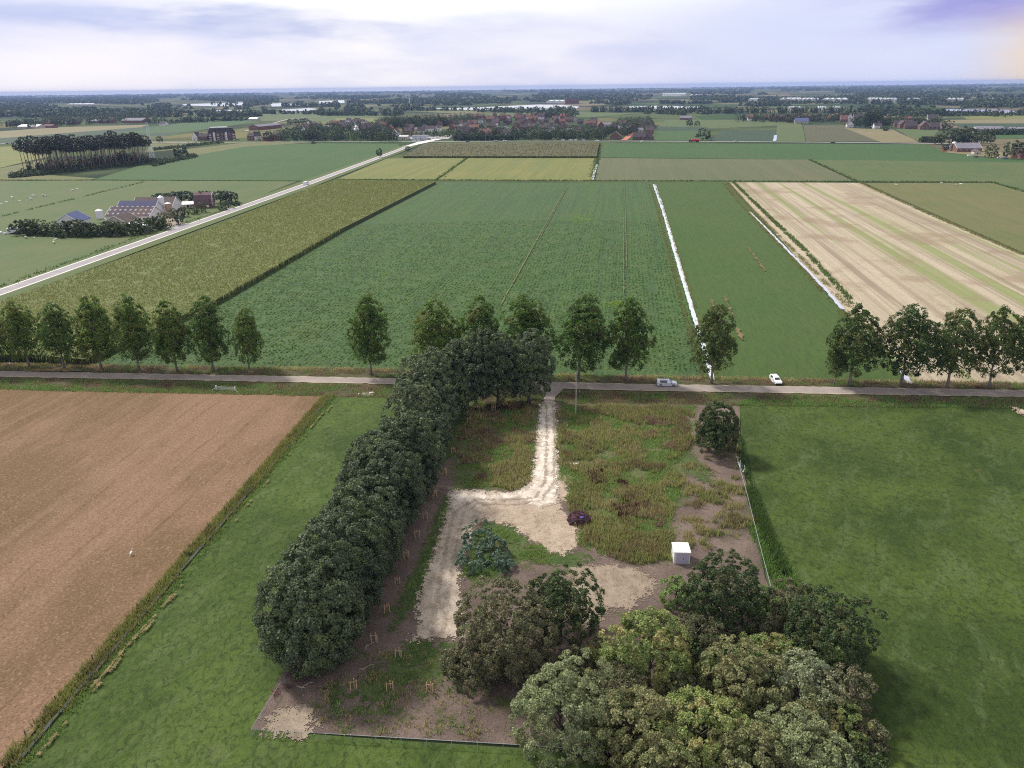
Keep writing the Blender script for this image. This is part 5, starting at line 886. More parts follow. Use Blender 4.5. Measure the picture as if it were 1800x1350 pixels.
FM = {k: far_model('tree', 500 + i, *v) for i, (k, v) in enumerate(dict(round=(5.2, 10.5, 1.8, 70, .75, L_FAR), broad=(6.5, 12.5, 2.2, 80, .85, L_FAR), tall=(3.6, 15, 1.5, 70, .75, L_FAR, 'poplar'), small=(3.4, 6.5, .8, 55, .6, L_FAR), oval=(4.4, 13, 2.0, 70, .75, L_FAR, 'oval'), pollard=(2.3, 5.2, 1.8, 55, .45, L_POLLARD), bushy=(4.0, 5.5, .2, 70, .6, L_FAR), dark=(4.8, 10, 1.2, 85, .6, L_OAK), bright=(4.6, 9.0, 1.0, 80, .6, mat_leaf('village_green_leaves', (.035, .055, .02), (.065, .09, .034), None, .15, .7, .15))).items())}
def ft(kind, px, py, label, group=None, H=None, w=1.0, cat='tree', loc=None):
    z = FM[kind]; h0 = max(v.co.z for v in z.vertices) if kind not in _hh else _hh[kind]; _hh[kind] = h0
    s = (H or h0) / h0; o = link('tree' if cat == 'tree' else 'bush', z, None, at(px, py) if loc is None else loc, RNG.uniform(0, 6.28), (s * w, s * w, s)); return tag(o, label, cat, group)
_hh = {}
# dark hedge in front of the farm, pollards behind the farmhouse, yard trees
for i, px in enumerate(np.linspace(46, 272, 19)):
    y = 416 - .0002 * (px - 150) ** 2 + (0 if px < 225 else -(px - 225) * .16); ft('dark' if i % 3 else 'bushy', px, y + RNG.uniform(-1.5, .5), 'dark bushy tree in the hedge in front of the farm', 'hedge trees in front of the farm', RNG.uniform(5.8, 8.8), 1.05)
for i, px in enumerate((279, 293, 308, 320, 333, 345, 357, 388, 398, 408)): ft('pollard', px, 358 - i * .1, 'round grey green pollard behind the farmhouse', 'pollards behind the farmhouse', RNG.uniform(6.5, 8.2), 1.2)
for px, py, k, H, lab in ((288, 403, 'dark', 9.0, 'dark round yard tree at the farm entrance'), (314, 396, 'pollard', 6.0, 'round grey green bush beside the farm entrance'), (262, 412, 'pollard', 4.5, 'grey green bush at the right end of the farm hedge'), (306, 384, 'dark', 6.0, 'low dark tree in the farmyard before the tan silo'), (322, 382, 'small', 6.0, 'small dark tree in the farm garden'), (340, 377, 'dark', 6.0, 'dark garden tree left of the farmhouse window'), (355, 374, 'dark', 6.5, 'dark garden tree in front of the farmhouse'), (392, 370, 'dark', 6.0, 'dark tree right of the farmhouse gable'), (402, 367, 'pollard', 6.0, 'grey tree at the end of the farm garden'), (416, 362, 'bushy', 3.5, 'low bush beside the second farm entrance'),
    (668, 277, 'oval', 9.5, 'lone dark tree on the roadside of the green field'), (717, 266, 'round', 6.0, 'round dark tree at the top of the straight road'), (551, 253, 'bushy', 4.0, 'low dark bush on the verge of the village road'), (320, 278, 'broad', 13, 'lone dark tree right of the pine stand'), (72, 301, 'small', 8, 'small tree at the left end of the pine stand'), (281, 250, 'round', 9, 'lone tree on the dark field behind the pylon'),
    (1235, 247, 'broad', 16, 'lone spreading tree beside the red tanker lorry'), (1212, 222, 'round', 12, 'left half of the pair of trees in the far meadow'), (1225, 222, 'round', 10, 'right half of the pair of trees in the far meadow'), (1557, 230, 'bushy', 6, 'low bush on the edge of the tan field'),
    (1668, 255, 'broad', 20, 'huge round tree at the left of the right hand farm'), (1690, 254, 'broad', 21, 'huge round tree in the middle behind the right hand farm'), (1707, 255, 'broad', 18, 'huge round tree right of the middle behind the right hand farm'), (1650, 254, 'round', 12, 'rounded tree at the left edge of the huge farm trees'), (1724, 252, 'round', 15, 'brownish round tree right of the huge farm trees'), (1740, 254, 'oval', 15, 'dark oval tree behind the farm roof'), (1742, 277, 'dark', 13, 'dark rounded tree in front of the right hand farm'), (1780, 279, 'broad', 17, 'big dark tree at the far right in front of the farm'), (1800, 277, 'broad', 15, 'dark tree cut by the right edge above the farm'), (1663, 263, 'bushy', 6, 'dark bush left of the right hand farm'), (1665, 228, 'broad', 14, 'round tree beside the house with the arched window'), (1630, 250, 'bushy', 7, 'clipped dark bush in the hedge left of the huge trees'), (1622, 250, 'bushy', 7, 'dark bush at the very left of that hedge'), (1640, 251, 'bushy', 7.5, 'dark bush at the right of that hedge')):
    ft(k, px, py, lab, None, H, 1.0 if k != 'broad' else 1.15)
# ---- pine stand with bare trunks, undergrowth, lattice mast
PINES = []
for i in range(3):
    rng = np.random.default_rng(530 + i); C, out, cr = crown_dome(rng, 4.6, 8.5, 70, 1.0, -.6, .45); C[:, 2] += 21; Q = leaf_quads(C, out, cr, 8, .6, rng, .3, .6)
    PINES.append((new_mesh('crown', Q, quads(len(Q) // 4), L_PINE), MB().tube([(0, 0, 0), (.25 - .2 * i, .1, 9), (.1, -.15, 17), (0, 0, 23)], [.32, .26, .2, .08], 6).tube([(.1, -.1, 15), (1.4, .8, 19)], [.08, .03], 4).tube([(.1, -.1, 16), (-1.2, -.9, 20)], [.08, .03], 4).mesh('trunk', BARK_PINE)))
a, b = at(82, 305), at(268, 285); dv = unit(b - a); nv_ = np.array([-dv[1], dv[0], 0]); Lp = np.linalg.norm(b - a); pts = []
for row in range(6):
    for s in np.arange(row % 2 * 3.0, Lp, 6.2): pts.append(a + dv * (s + RNG.normal(0, 1.2)) + nv_ * (row * 6.5 + RNG.normal(0, 1.0)))
for i, p in enumerate(pts):
    s = RNG.uniform(.80, 1.15); c_, t_ = PINES[i % 3]; o = thing('pine_tree', 'tall bare trunked pine in the dense stand beside the lattice mast', 'pine', p, RNG.uniform(0, 6.28), 'pines of the stand', s); link('trunk', t_, o); link('crown', c_, o)
def bulk(P, H, R, nq, leaf, rng):                     # many crowns as one mesh
    n = len(P); d = unit(rng.normal(size=(n, nq, 3))); d[..., 2] = np.abs(d[..., 2]); p = P[:, None, :] + d * np.stack([R, R, H], 1)[:, None, :] * rng.uniform(.6, 1.0, (n, nq, 1)); p = p.reshape(-1, 3); nn = unit(d.reshape(-1, 3) + .6 * rng.normal(size=p.shape)); t1 = unit(np.cross(nn, rng.normal(size=p.shape))); t2 = np.cross(nn, t1); s = np.repeat(leaf, nq)[:, None] * rng.uniform(.6, 1.4, (len(p), 1)); Q = np.stack([p + t1 * s, p + t2 * s * .7, p - t1 * s, p - t2 * s * .7], 1); Q[..., 2] = np.maximum(Q[..., 2], .05); return Q.reshape(-1, 3)
r6 = np.random.default_rng(66)
U = np.array([a + dv * r6.uniform(-5, Lp + 14) + nv_ * r6.uniform(-9, 30) for _ in range(420)]); U = np.r_[U, G([(r6.uniform(0, 1) * 110 + 265, 0) for _ in range(0)])] if False else U
U2 = G([(x, 291 - (x - 268) * .21 + r6.uniform(-2.5, 2.5)) for x in r6.uniform(268, 345, 120)] + [(x, 305 + r6.uniform(-2, 3) + (85 - x) * .09) for x in r6.uniform(18, 90, 130)] + [(x, 264 - (x - 270) * .11 + r6.uniform(-1.2, 1.2)) for x in r6.uniform(270, 392, 130)])
U = np.r_[U, U2]; U3 = np.array([a + dv * r6.uniform(0, Lp) + nv_ * r6.uniform(0, 32) for _ in range(150)]); stuff('young_trees', bulk(U3, r6.uniform(6, 13, len(U3)), r6.uniform(1.6, 2.8, len(U3)), 40, np.full(len(U3), .7), r6), L_FAR, 'dark young growth between the trunks of the pine stand')
stuff('undergrowth', bulk(U, r6.uniform(1.8, 4.6, len(U)), r6.uniform(1.5, 3.4, len(U)), 26, np.full(len(U), .7), r6), L_FAR, 'dark scrub under and around the pine stand')
MASTP = mat_plain('pale_mast_paint', (.62, .72, .70), .6, .3, .05); hm = hgt(268, 278, 217); t = thing('lattice_mast', 'tall grey steel lattice mast at the right of the pine stand', 'mast', at(268, 278), .4); lm = MB(); base, topw = 2.4, .7
cor = lambda z: [(sx * (base + (topw - base) * z / hm), sy * (base + (topw - base) * z / hm), z) for sx, sy in ((-1, -1), (1, -1), (1, 1), (-1, 1))]
for k in range(4): MB().tube([cor(0)[k], cor(hm)[k]], .28, 5).obj('leg', MASTP, t)
zs = np.linspace(0, hm, 11)
for i in range(10):
    for k in range(4): lm.tube([cor(zs[i])[k], cor(zs[i + 1])[(k + 1) % 4]], .1, 4); lm.tube([cor(zs[i])[(k + 1) % 4], cor(zs[i + 1])[k]], .1, 4); lm.tube([cor(zs[i + 1])[k], cor(zs[i + 1])[(k + 1) % 4]], .09, 4)
lm.obj('bracing', MASTP, t); MB().box((0, 0, hm + .4), (2.2, 2.2, .8)).obj('antenna_head', STEEL, t)
# ---- right hand farm
a, L, rz = front((1682, 268), (1725, 268)); gable('barn', 'long low brown roofed barn of the right hand farm', 'barn', a, L, 22, rz, 4.0, 8.5, BRICK, TILE_G, trim=TRIM, wins=4); a, L, rz = front((1712, 272), (1724, 272)); gable('shed', 'small brick shed with a pale front beside the brown barn', 'shed', a, L, 8, rz, 3, 5, PALEW, TILE_B, along=False, wins=1)
a, L, rz = front((1793, 280), (1830, 279)); gable('farmhouse', 'brick house at the right edge behind the big dark tree', 'house', a, L, 12, rz, 4, 8, BRICK, TILE_R, wins=3, chim=True); t = thing('silo', 'short silo with a white cap left of the brown barn', 'silo', at(1675, 266)); MB().tube([(0, 0, 0), (0, 0, 8)], 2.4, 12).obj('tank', P_GREYD, t); MB().tube([(0, 0, 8), (0, 0, 9.4)], [2.5, 1.2], 12).obj('lid', ROOF_W, t)
for i, (px, py, m_, lab) in enumerate(((1705, 275, P_WHITE, 'white car parked in the right hand farmyard'), (1716, 277, P_GREYD, 'dark car parked in the right hand farmyard'), (1757, 279, P_SILVER, 'silver car parked between the big farm trees'), (1768, 280, P_BLUE, 'blue car parked between the big farm trees'), (1660, 266, P_RED, 'red pickup left of the right hand farm'))): car(lab, at(px, py), RNG.uniform(-.6, .6), m_, 'car', 'cars in the right hand farmyard', False)
# ---- village: landmark buildings
a, L, rz = front((367, 247.5), (415, 246)); t = thing('apartment_building', 'large dark brick apartment building with white balconies and a pale flat top', 'apartments', a, rz); D = 18
MB().prism([(0, 0), (L, 0), (L, 11), (0, 11)], 0, D).obj('wall', BRICK_D, t); rf = MB().prism([(-.3, 11), (L + .3, 11), (L - 3.2, 17), (3.2, 17)], -.3, D + .3).obj('roof', TILE_D, t); MB().box((L * .42, D / 2, 17.5), (L * .62, D * .6, 1.0)).obj('roof_cap', ROOF_W, rf)
for i in range(7):
    x = L * (i + .5) / 7
    for j in range(3): f = MB().box((x, -.06, 2 + j * 3.3), (2.2, .14, 1.6)).obj('window', TRIM, t); MB().box((x, -.15, 2 + j * 3.3), (1.9, .06, 1.3)).obj('pane', GLASS, f); 
    if i % 2 == 0: [MB().box((x, -.8, .9 + j * 3.3), (3.2, 1.3, .9)).obj('balcony', PLASTER, t) for j in range(3)]
    MB().box((x, .9, 13.4), (1.8, 1.6, 1.8)).obj('dormer', TRIM, rf)
for x in (L * .22, L * .66): MB().box((x, -.5, 5.6), (2.6, 1.0, 11.2)).obj('bay', PLASTER, t)
for p, q, D, e, r, w, ro, al, ch, lab in (((338, 247), (347, 247), 12, 6, 11, PLASTER, TILE_D, False, True, 'white gabled house left of the apartment building'), ((349, 247), (365, 247), 9, 5.5, 9.5, BRICK_D, TILE_D, True, True, 'dark roofed brick terrace joined to the apartment building'), ((435, 247), (447, 247), 10, 6, 10, BRICK, TILE_D, True, True, 'slate roofed brick house right of the apartment building'), ((448, 247), (460, 246.5), 10, 6, 11.5, PLASTER, TILE_D, True, True, 'white walled house with dark roof and tall white chimney stack'), ((462, 248), (476, 248), 9, 4.5, 8, mat_plain('red_wall', (.42, .05, .05), .8, .2, .1, .4), TILE_R, True, False, 'bright red walled house beside the white walled house'), ((480, 247), (492, 247), 9, 6, 10, BRICK, TILE_B, False, True, 'brick house with white gable trim behind the roadside trees'), ((455, 229), (495, 225), 20, 6, 9, BRICK, TILE_G, True, False, 'long grey roofed hall behind the red walled house'),
    ((725, 246.5), (753, 246), 16, 5, 6.2, P_SILVER, TILE_G, True, False, 'long pale showroom hall beside the road junction'), ((699, 246), (716, 246), 14, 4.5, 5.4, PALEW, ROOF_W, True, False, 'low white roofed workshop left of the pale showroom'), ((748, 233), (766, 233), 10, 6, 10, PLASTER, TILE_D, True, True, 'white house with blue grey roof behind the showroom'), ((824, 229), (841, 229), 9, 5, 9, BRICK, TILE_O, True, True, 'brick house with a broad bright orange roof over the clipped hedge'),
    ((1072, 245), (1092, 245), 12, 4, 10, BRICK, TILE_B, False, True, 'house with steep brown roof and white trimmed gable by the red street'), ((1112, 246), (1135, 246), 12, 4, 9.5, BRICK_D, TILE_D, True, True, 'big dark roofed brick villa right of the red street'), ((1134, 246), (1148, 245.5), 10, 3, 7.5, BRICK, TILE_D, True, False, 'low dark roofed house at the right end of the village'), ((1125, 227), (1150, 223), 11, 5, 11, BRICK, TILE_B, True, True, 'brown roofed house standing above the dark roofed villa'), ((1195, 211), (1215, 211), 14, 4, 8, BRICK, TILE_G, True, False, 'pale grey roofed house at the edge of the far meadow'),
    ((1397, 217), (1421, 217), 16, 4, 9, PALEW, SLATE_B, True, False, 'blue grey roofed barn in front of the far houses'), ((1477, 215), (1490, 215), 12, 5, 12, BRICK, TILE_O, True, True, 'brick house with red orange roof beside the white gabled farmhouse'), ((1489, 214), (1500, 214), 14, 6, 13, PLASTER, TILE_D, False, True, 'white gabled farmhouse beside the row of tall dark cypress trees'), ((1500, 213), (1522, 213), 14, 5, 12, PALEW, TILE_D, True, False, 'long dark roofed barn behind the white gabled farmhouse'), ((1488, 224), (1500, 224), 10, 5, 10, PLASTER, TILE_D, False, False, 'white fronted house before the tall dark cypress trees'), ((1538, 224), (1550, 224), 10, 5, 11, PALEW, TILE_B, False, True, 'pale gabled house right of the tall dark cypress trees'), ((1555, 212), (1567, 212), 12, 5, 11, BRICK, TILE_O, False, True, 'house with a pointed red orange gable roof'), ((1586, 215), (1601, 215), 12, 5, 10, PLASTER, TILE_O, True, True, 'low white house with a bright orange roof'), ((1572, 223), (1590, 223), 12, 4, 10, BRICK, TILE_D, True, True, 'dark roofed long house with a pale gable'), ((1591, 227), (1612, 227), 14, 4, 11, BRICK_D, TILE_D, True, True, 'dark roofed big house at the middle of the right hamlet'), ((1617, 228), (1634, 228), 14, 5, 12, BRICK, TILE_B, False, True, 'house with an arched pale gable window'), ((1634, 228), (1652, 228), 14, 4, 10, BRICK_D, TILE_D, True, True, 'dark roofed house at the right end of the hamlet'), ((1630, 215), (1648, 215), 14, 6, 13, PALEW, TILE_D, True, True, 'tall slate roofed house behind the arched gable house'), ((1716, 234), (1765, 234), 22, 5, 8.5, PALEW, TILE_G, True, False, 'long pale roofed hall behind the right hand farm trees'), ((1767, 233), (1792, 234), 20, 4, 7, PALEW, TILE_G, True, False, 'lower grey hall right of the long pale hall'),
    ((31, 226), (66, 226), 24, 4, 7, PALEW, ROOF_W, True, False, 'white roofed shed on the left beyond the dark field'), ((158, 217), (188, 217), 30, 5, 8.5, BRICK, TILE_G, True, False, 'left of two long brick sheds on the left skyline'), ((213, 216), (250, 216), 32, 5, 10, BRICK, TILE_G, True, False, 'right of two long brick sheds, touching the mast top'), ((68, 225), (92, 225), 16, 4, 7, BRICK, TILE_R, True, False, 'red roofed farm shed beside the white roofed shed'), ((280, 221), (290, 221), 12, 4, 8, PLASTER, TILE_D, True, True, 'small white farmhouse among trees right of the brick sheds'), ((437, 213), (452, 213), 14, 5, 8, PALEW, ROOF_W, True, False, 'white roofed hall at the edge of the wood behind the apartments')):
    a, L, rz = front(p, q); gable('house' if 'house' in lab or 'villa' in lab or 'terrace' in lab else 'hall', lab, 'house' if 'house' in lab or 'villa' in lab or 'terrace' in lab else ('barn' if 'barn' in lab or 'shed' in lab else 'hall'), a, L, D, rz, e, r, w, ro, None, al, TRIM if 'trim' in lab or 'white gabled' in lab or 'arched' in lab else None, 3 if L > 14 else 2, True, ch)
# little white pavilion-like tower
t = thing('pavilion', 'white round pavilion with two tiers among the roadside trees', 'pavilion', at(627, 234)); MB().tube([(0, 0, 0), (0, 0, 6)], 4, 12).obj('wall', PLASTER, t); MB().tube([(0, 0, 6), (0, 0, 7.5)], [4.8, 2.6], 12).obj('lower_roof', ROOF_W, t); MB().tube([(0, 0, 7.5), (0, 0, 9.5)], 2.2, 12).obj('upper_wall', PLASTER, t); MB().tube([(0, 0, 9.5), (0, 0, 13)], [3, .2], 12).obj('upper_roof', ROOF_W, t)
# ---- ordinary village houses: six models, copied
HM = []
for i, (w, ro, L, D, e, r, d_) in enumerate(((BRICK, TILE_O, 9, 8, 4.6, 8.6, 'brick house with orange roof'), (BRICK_D, TILE_D, 10, 8, 4.6, 8.8, 'dark brick house with dark roof'), (PLASTER, TILE_D, 9, 8, 4.8, 8.6, 'white house with dark roof'), (BRICK, TILE_R, 16, 9, 5, 9, 'long brick house with rust red roof'), (PALEW, TILE_G, 14, 10, 3.6, 6.2, 'low pale house with grey roof'), (BRICK, TILE_B, 11, 9, 4.6, 9.2, 'brick house with brown roof'))): HM.append([gable('village_house', d_, 'house', (0, 0, 0), L, D, 0, e, r, w, ro, 'village houses', True, None, 2, True, True), d_, False])
HOUSES = []
for poly, n, dmin, where, wt in (([(690, 232), (760, 226), (800, 214), (900, 207), (1040, 212), (1090, 226), (1060, 240), (790, 240), (770, 234), (700, 240)], 110, 15, 'in the middle of the village', (.14, .26, .12, .10, .14, .24)), ([(500, 236), (540, 222), (620, 216), (690, 220), (690, 232), (600, 236)], 34, 15, 'in the left part of the village', (.1, .3, .16, .1, .1, .24)), ([(780, 214), (850, 204), (1000, 206), (1000, 212), (850, 212)], 22, 18, 'at the back of the village', (.4, .2, .1, .1, .05, .15)), ([(1060, 238), (1090, 222), (1140, 222), (1140, 240)], 12, 16, 'by the red street', (.2, .3, .1, .1, .1, .2)), ([(1290, 213), (1330, 207), (1480, 207), (1480, 213), (1390, 216)], 26, 22, 'in the far hamlet beyond the meadow', (.3, .25, .15, .1, .05, .15)), ([(0, 222), (120, 212), (200, 212), (150, 219), (60, 224)], 22, 30, 'on the far left beyond the dark field', (.15, .2, .25, .1, .2, .1)), ([(1500, 222), (1560, 216), (1640, 218), (1600, 226), (1540, 227)], 8, 20, 'in the right hamlet', (.25, .25, .1, .1, .1, .2))):
    P = thin(scatter(XY(poly), .02, r6), dmin)[:n]
    for p in P:
        k = int(r6.choice(6, p=np.array(wt) / sum(wt))); rz = -FDIR + r6.choice([0, 1.5708]) + r6.normal(0, .12); lab = HM[k][1] + ' ' + where; s = r6.uniform(.9, 1.25)
        if not HM[k][2]: o = HM[k][0]; o.location = (*p, 0); o.rotation_euler = (0, 0, rz); o.scale = (s,) * 3; o['label'] = lab; o['group'] = 'village houses ' + where; HM[k][2] = True
        else: o = copy_tree(HM[k][0], (*p, 0), rz, s, lab, 'village houses ' + where)
        HOUSES.append(p)
HOUSES = np.array(HOUSES)
# ---- village trees: individuals
def free(P, r): return P[np.min(np.linalg.norm(P[:, None, :] - HOUSES[None], axis=2), axis=1) > r] if len(P) else P
REST = []
for poly, dens, dmin, kinds, lab, hr in (([(455, 249), (690, 249), (690, 243), (500, 241)], .01, 11, ('oval', 'round', 'oval'), 'tall dark roadside tree left of the junction', (13, 17)), ([(690, 240), (780, 236), (800, 216), (900, 207), (1040, 212), (1090, 226), (1060, 240), (790, 242)], .006, 12, ('round', 'bright', 'oval', 'small', 'tall'), 'dark garden tree between the houses in the middle of the village', (6, 11)), ([(905, 247), (1060, 247), (1060, 236), (905, 238)], .012, 10, ('round', 'oval', 'broad'), 'dark tree in the screen along the village road', (9, 14)), ([(660, 222), (690, 212), (830, 206), (850, 211), (790, 222), (700, 226)], .006, 12, ('broad', 'round', 'bright'), 'tall dense tree in the wood behind the village', (14, 20)), ([(500, 236), (540, 222), (690, 220), (690, 232)], .005, 14, ('round', 'small', 'bright'), 'dark garden tree in the left part of the village', (7, 12)), ([(1060, 238), (1090, 214), (1140, 212), (1150, 226), (1100, 240)], .006, 13, ('round', 'bright', 'oval'), 'dark garden tree by the red street', (8, 14)), ([(1290, 214), (1330, 206), (1480, 206), (1480, 214), (1390, 217)], .003, 18, ('round', 'broad', 'tall'), 'dark tree in the far hamlet beyond the meadow', (10, 15)), ([(1490, 222), (1540, 210), (1660, 213), (1640, 222), (1560, 222)], .004, 17, ('round', 'broad', 'bushy'), 'dark tree around the right hamlet', (9, 16)), ([(0, 224), (100, 210), (260, 206), (300, 212), (150, 220), (60, 226)], .0022, 22, ('round', 'broad', 'oval'), 'dark tree among the far left farms', (12, 18))):
    P = free(thin(scatter(XY(poly), dens * 4, r6), dmin * .8), 5.5)
    P = P[np.argsort(np.hypot(P[:, 0], P[:, 1]) + r6.uniform(0, 160, len(P)))]; REST += [(p[0], p[1], r6.uniform(*hr)) for p in P[23:230]]; P = P[:23]
    for p in P: ft(str(r6.choice(kinds)), 0, 0, lab, lab.split(' ', 2)[2] + ' group', r6.uniform(*hr), r6.uniform(.9, 1.2), loc=(*p, 0))
for i, px in enumerate(np.linspace(1521, 1541, 6)): ft('tall', px, 225 - (i % 2), 'tall dark cypress in the tight row beside the white farmhouse', 'cypresses of the right hamlet', RNG.uniform(24, 28), .75)
for i, px in enumerate(np.linspace(262, 362, 11)): ft('small', px, 216.5 - (px - 262) * .012, 'small round tree in the straight avenue behind the pylon', 'avenue trees', 8.5, 1.1)
for px, py in ((510, 219), (521, 218.5), (530, 218), (538, 217)): ft('round', px, py, 'small dark tree in the group of four on the pasture left of the village', 'four trees on the pasture', 12)
hd = MB(); a, L, rz = front((797, 248), (905, 247)); t = thing('hedge', 'long dark clipped hedge along the village road right of the junction', 'hedge', a, rz); Pq = np.c_[r6.uniform(0, L, 1600), r6.uniform(0, 4, 1600), r6.uniform(.3, 6.5, 1600)]; Q = leaf_quads(Pq, unit(r6.normal(size=Pq.shape)), np.full(1600, .7), 4, .7, r6); Q[:, 2] = np.maximum(Q[:, 2], .05); link('foliage', new_mesh('foliage', Q, quads(len(Q) // 4), L_FAR), t)
# ---- vehicles on the far roads, street lamps
t = thing('tanker_lorry', 'red tanker lorry driving on the village road', 'lorry', at(1221, 249.5), rad(180)); MB().tube([(-5.6, 0, 2.3), (-5.3, 0, 2.3), (4.2, 0, 2.3), (4.5, 0, 2.3)], [1.0, 1.35, 1.35, 1.0], 14).obj('tank', P_RED, t); cb = MB().prism([(5.2, .7), (7.4, .7), (7.4, 1.9), (7.0, 3.3), (5.2, 3.3)], -1.2, 1.2).obj('cab', P_GREYD, t); MB().box((7.25, 0, 2.5), (.1, 2.0, .9)).obj('windscreen', GLASS, cb); MB().box((.3, 0, .85), (12, 1.2, .3)).obj('chassis', PLASTIC, t)
for x in (-4.6, -3.4, -2.2, 3.6, 6.2):
    for y in (-1.05, 1.05): link('wheel', WHEEL, t, (x, y, .5), 0, 1.5)
t = thing('delivery_van', 'white delivery van driving up the straight road', 'van', at(538, 325.5), heading((450, 356), (530, 328)), None, 1.25); MB().prism([(-2.6, .35), (2.6, .35), (2.65, 1.0), (1.9, 1.25), (1.35, 2.1), (-2.55, 2.15)], -.95, .95).obj('body', P_WHITE, t); MB().prism([(1.38, 2.06), (1.88, 1.3), (1.95, 1.33), (1.45, 2.09)], -.85, .85).obj('windscreen', GLASS, t)
for y in (-.965, .965): MB().prism([(.5, 1.3), (1.7, 1.3), (1.3, 1.95), (.5, 1.95)], y - .012, y + .012).obj('side_window', GLASS, t)
for x in (-1.6, 1.7):
    for y in (-.82, .82): link('wheel', WHEEL, t, (x, y, .34))
for px, py, m_, lab in ((1129, 249.5, P_WHITE, 'white car passing the right end of the village'), (1294, 250, P_SILVER, 'silver car right of the red lorry'), (1464, 251.5, P_GREYD, 'dark car passing the brown crop field'), (822, 249.3, P_BLUE, 'blue car passing the clipped hedge'), (872, 249, P_SILVER, 'grey car passing the right half of the clipped hedge'), (888, 248.6, P_WHITE, 'white van like car behind the end of the clipped hedge'), (14, 253.6, P_GREYD, 'dark car at the left end of the far road'), (29, 253.6, P_WHITE, 'first white car on the far road at the left'), (43, 253.4, P_WHITE, 'larger white car on the far road at the left'), (55, 253.4, P_SILVER, 'silver car following on the far road at the left'), (728, 248.5, P_WHITE, 'white car before the showroom'), (737, 248, P_WHITE, 'long white car before the showroom'), (754, 245, P_GREYD, 'dark car on the showroom yard'), (762, 244.5, P_WHITE, 'white car on the right of the showroom yard'), (770, 243.5, P_SILVER, 'silver car on the corner of the junction'), (765, 248.5, P_WHITE, 'white car waiting at the junction'), (1003, 247.3, P_WHITE, 'white car parked under the tree screen'), (1012, 247.3, P_WHITE, 'second white car parked under the tree screen'), (1026, 247.3, P_SILVER, 'silver car parked under the tree screen'), (990, 247.3, P_WHITE, 'white car at the left under the tree screen'), (1050, 248.4, P_WHITE, 'white car at the end of the tree screen')):
    car(lab, at(px, py), RNG.normal(0, .1) + (3.14159 if px % 2 else 0), m_, 'car', 'cars by the village', False, 'car', 1.15)
for px in (642, 691, 757, 807, 853, 904, 1059): t = thing('street_lamp', 'thin street lamp post on the village road', 'street lamp', at(px, 249.8), 0, 'street lamps on the village road'); MB().tube([(0, 0, 0), (0, 0, 10.5)], [.17, .1], 6).tube([(0, 0, 10.5), (1.4, 0, 10.8)], .08, 5).obj('post', STEEL, t); MB().box((1.7, 0, 10.8), (.9, .35, .18)).obj('lamp_head', P_SILVER, t)
# ---- greenhouses, factory and mast beyond
GH = mat_plain('greenhouse_roof', (.80, .84, .84), .35, .5, .05, .05)
for i, (x0, x1, y, h, lab) in enumerate(((25, 45, 187.5, 6, 'white hall at the far left under the woods'), (58, 82, 188, 6, 'second white hall at the far left under the woods'), (118, 150, 184.5, 6, 'long thin white hall at the left before the woods'), (1384, 1405, 194, 8, 'white square greenhouse above the far hamlet'), (1434, 1450, 194, 8, 'small white greenhouse above the far hamlet'), (1462, 1476, 193, 7, 'smallest white greenhouse above the far hamlet'), (1370, 1402, 177.5, 10, 'long white greenhouse left in the bright row'), (1406, 1432, 178, 10, 'long white greenhouse middle of the bright row'), (1444, 1484, 179, 11, 'long white greenhouse right in the bright row'), (1522, 1546, 179.5, 12, 'big white hall with gabled roof in the bright row'), (1548, 1572, 180, 12, 'twin of the big white hall in the bright row'), (1592, 1612, 178, 9, 'white hall beyond the twin halls'), (1662, 1690, 178, 9, 'white hall at the right beyond the woods'), (1738, 1768, 178.5, 9, 'grey white hall near the right edge'), (960, 998, 181.5, 10, 'cream factory hall on the far river bank'), (1164, 1174, 169, 14, 'left pale block of the distant works'), (1180, 1196, 169, 14, 'right pale block of the distant works'), (1213, 1220, 170, 10, 'small white works right of the distant blocks'), (690, 712, 178.5, 8, 'white hall at the foot of the distant white mast'), (1315, 1332, 178, 9, 'pale hall left of the bright row'))):
    a, L, rz = front((x0, y), (x1, y)); t = thing('greenhouse' if 'greenhouse' in lab else 'hall', lab, 'greenhouse' if 'greenhouse' in lab else 'hall', a, rz, None); D = 60; n = 4; MB().box((L / 2, D / 2, h * .4), (L, D, h * .8)).obj('wall', PLASTER, t); r_ = MB(); [r_.prism([(L * k / n, h * .8), (L * (k + 1) / n, h * .8), (L * (k + .5) / n, h * 1.25)], -.3, D + .3) for k in range(n)]; r_.obj('roof', GH, t)
t = thing('crane_hall', 'rust orange factory building beside the cream hall on the river bank', 'factory', at(992, 182.5)); MB().box((30, 0, 8), (55, 40, 16)).obj('wall', TILE_O, t); MB().box((30, 0, 16.5), (57, 42, 1)).obj('roof', TILE_R, t); MB().tube([(12, 0, 17), (12, 0, 27)], 2, 8).obj('chimney', TILE_O, t)
hmst = hgt(720, 186, 166); t = thing('mast', 'tall thin white mast standing on the far river bank', 'mast', at(720, 186)); MB().tube([(0, 0, 0), (0, 0, hmst)], [1.8, .9], 8).obj('shaft', P_WHITE, t); MB().box((0, 0, .5), (8, 8, 1)).obj('base_block', CONC, t)
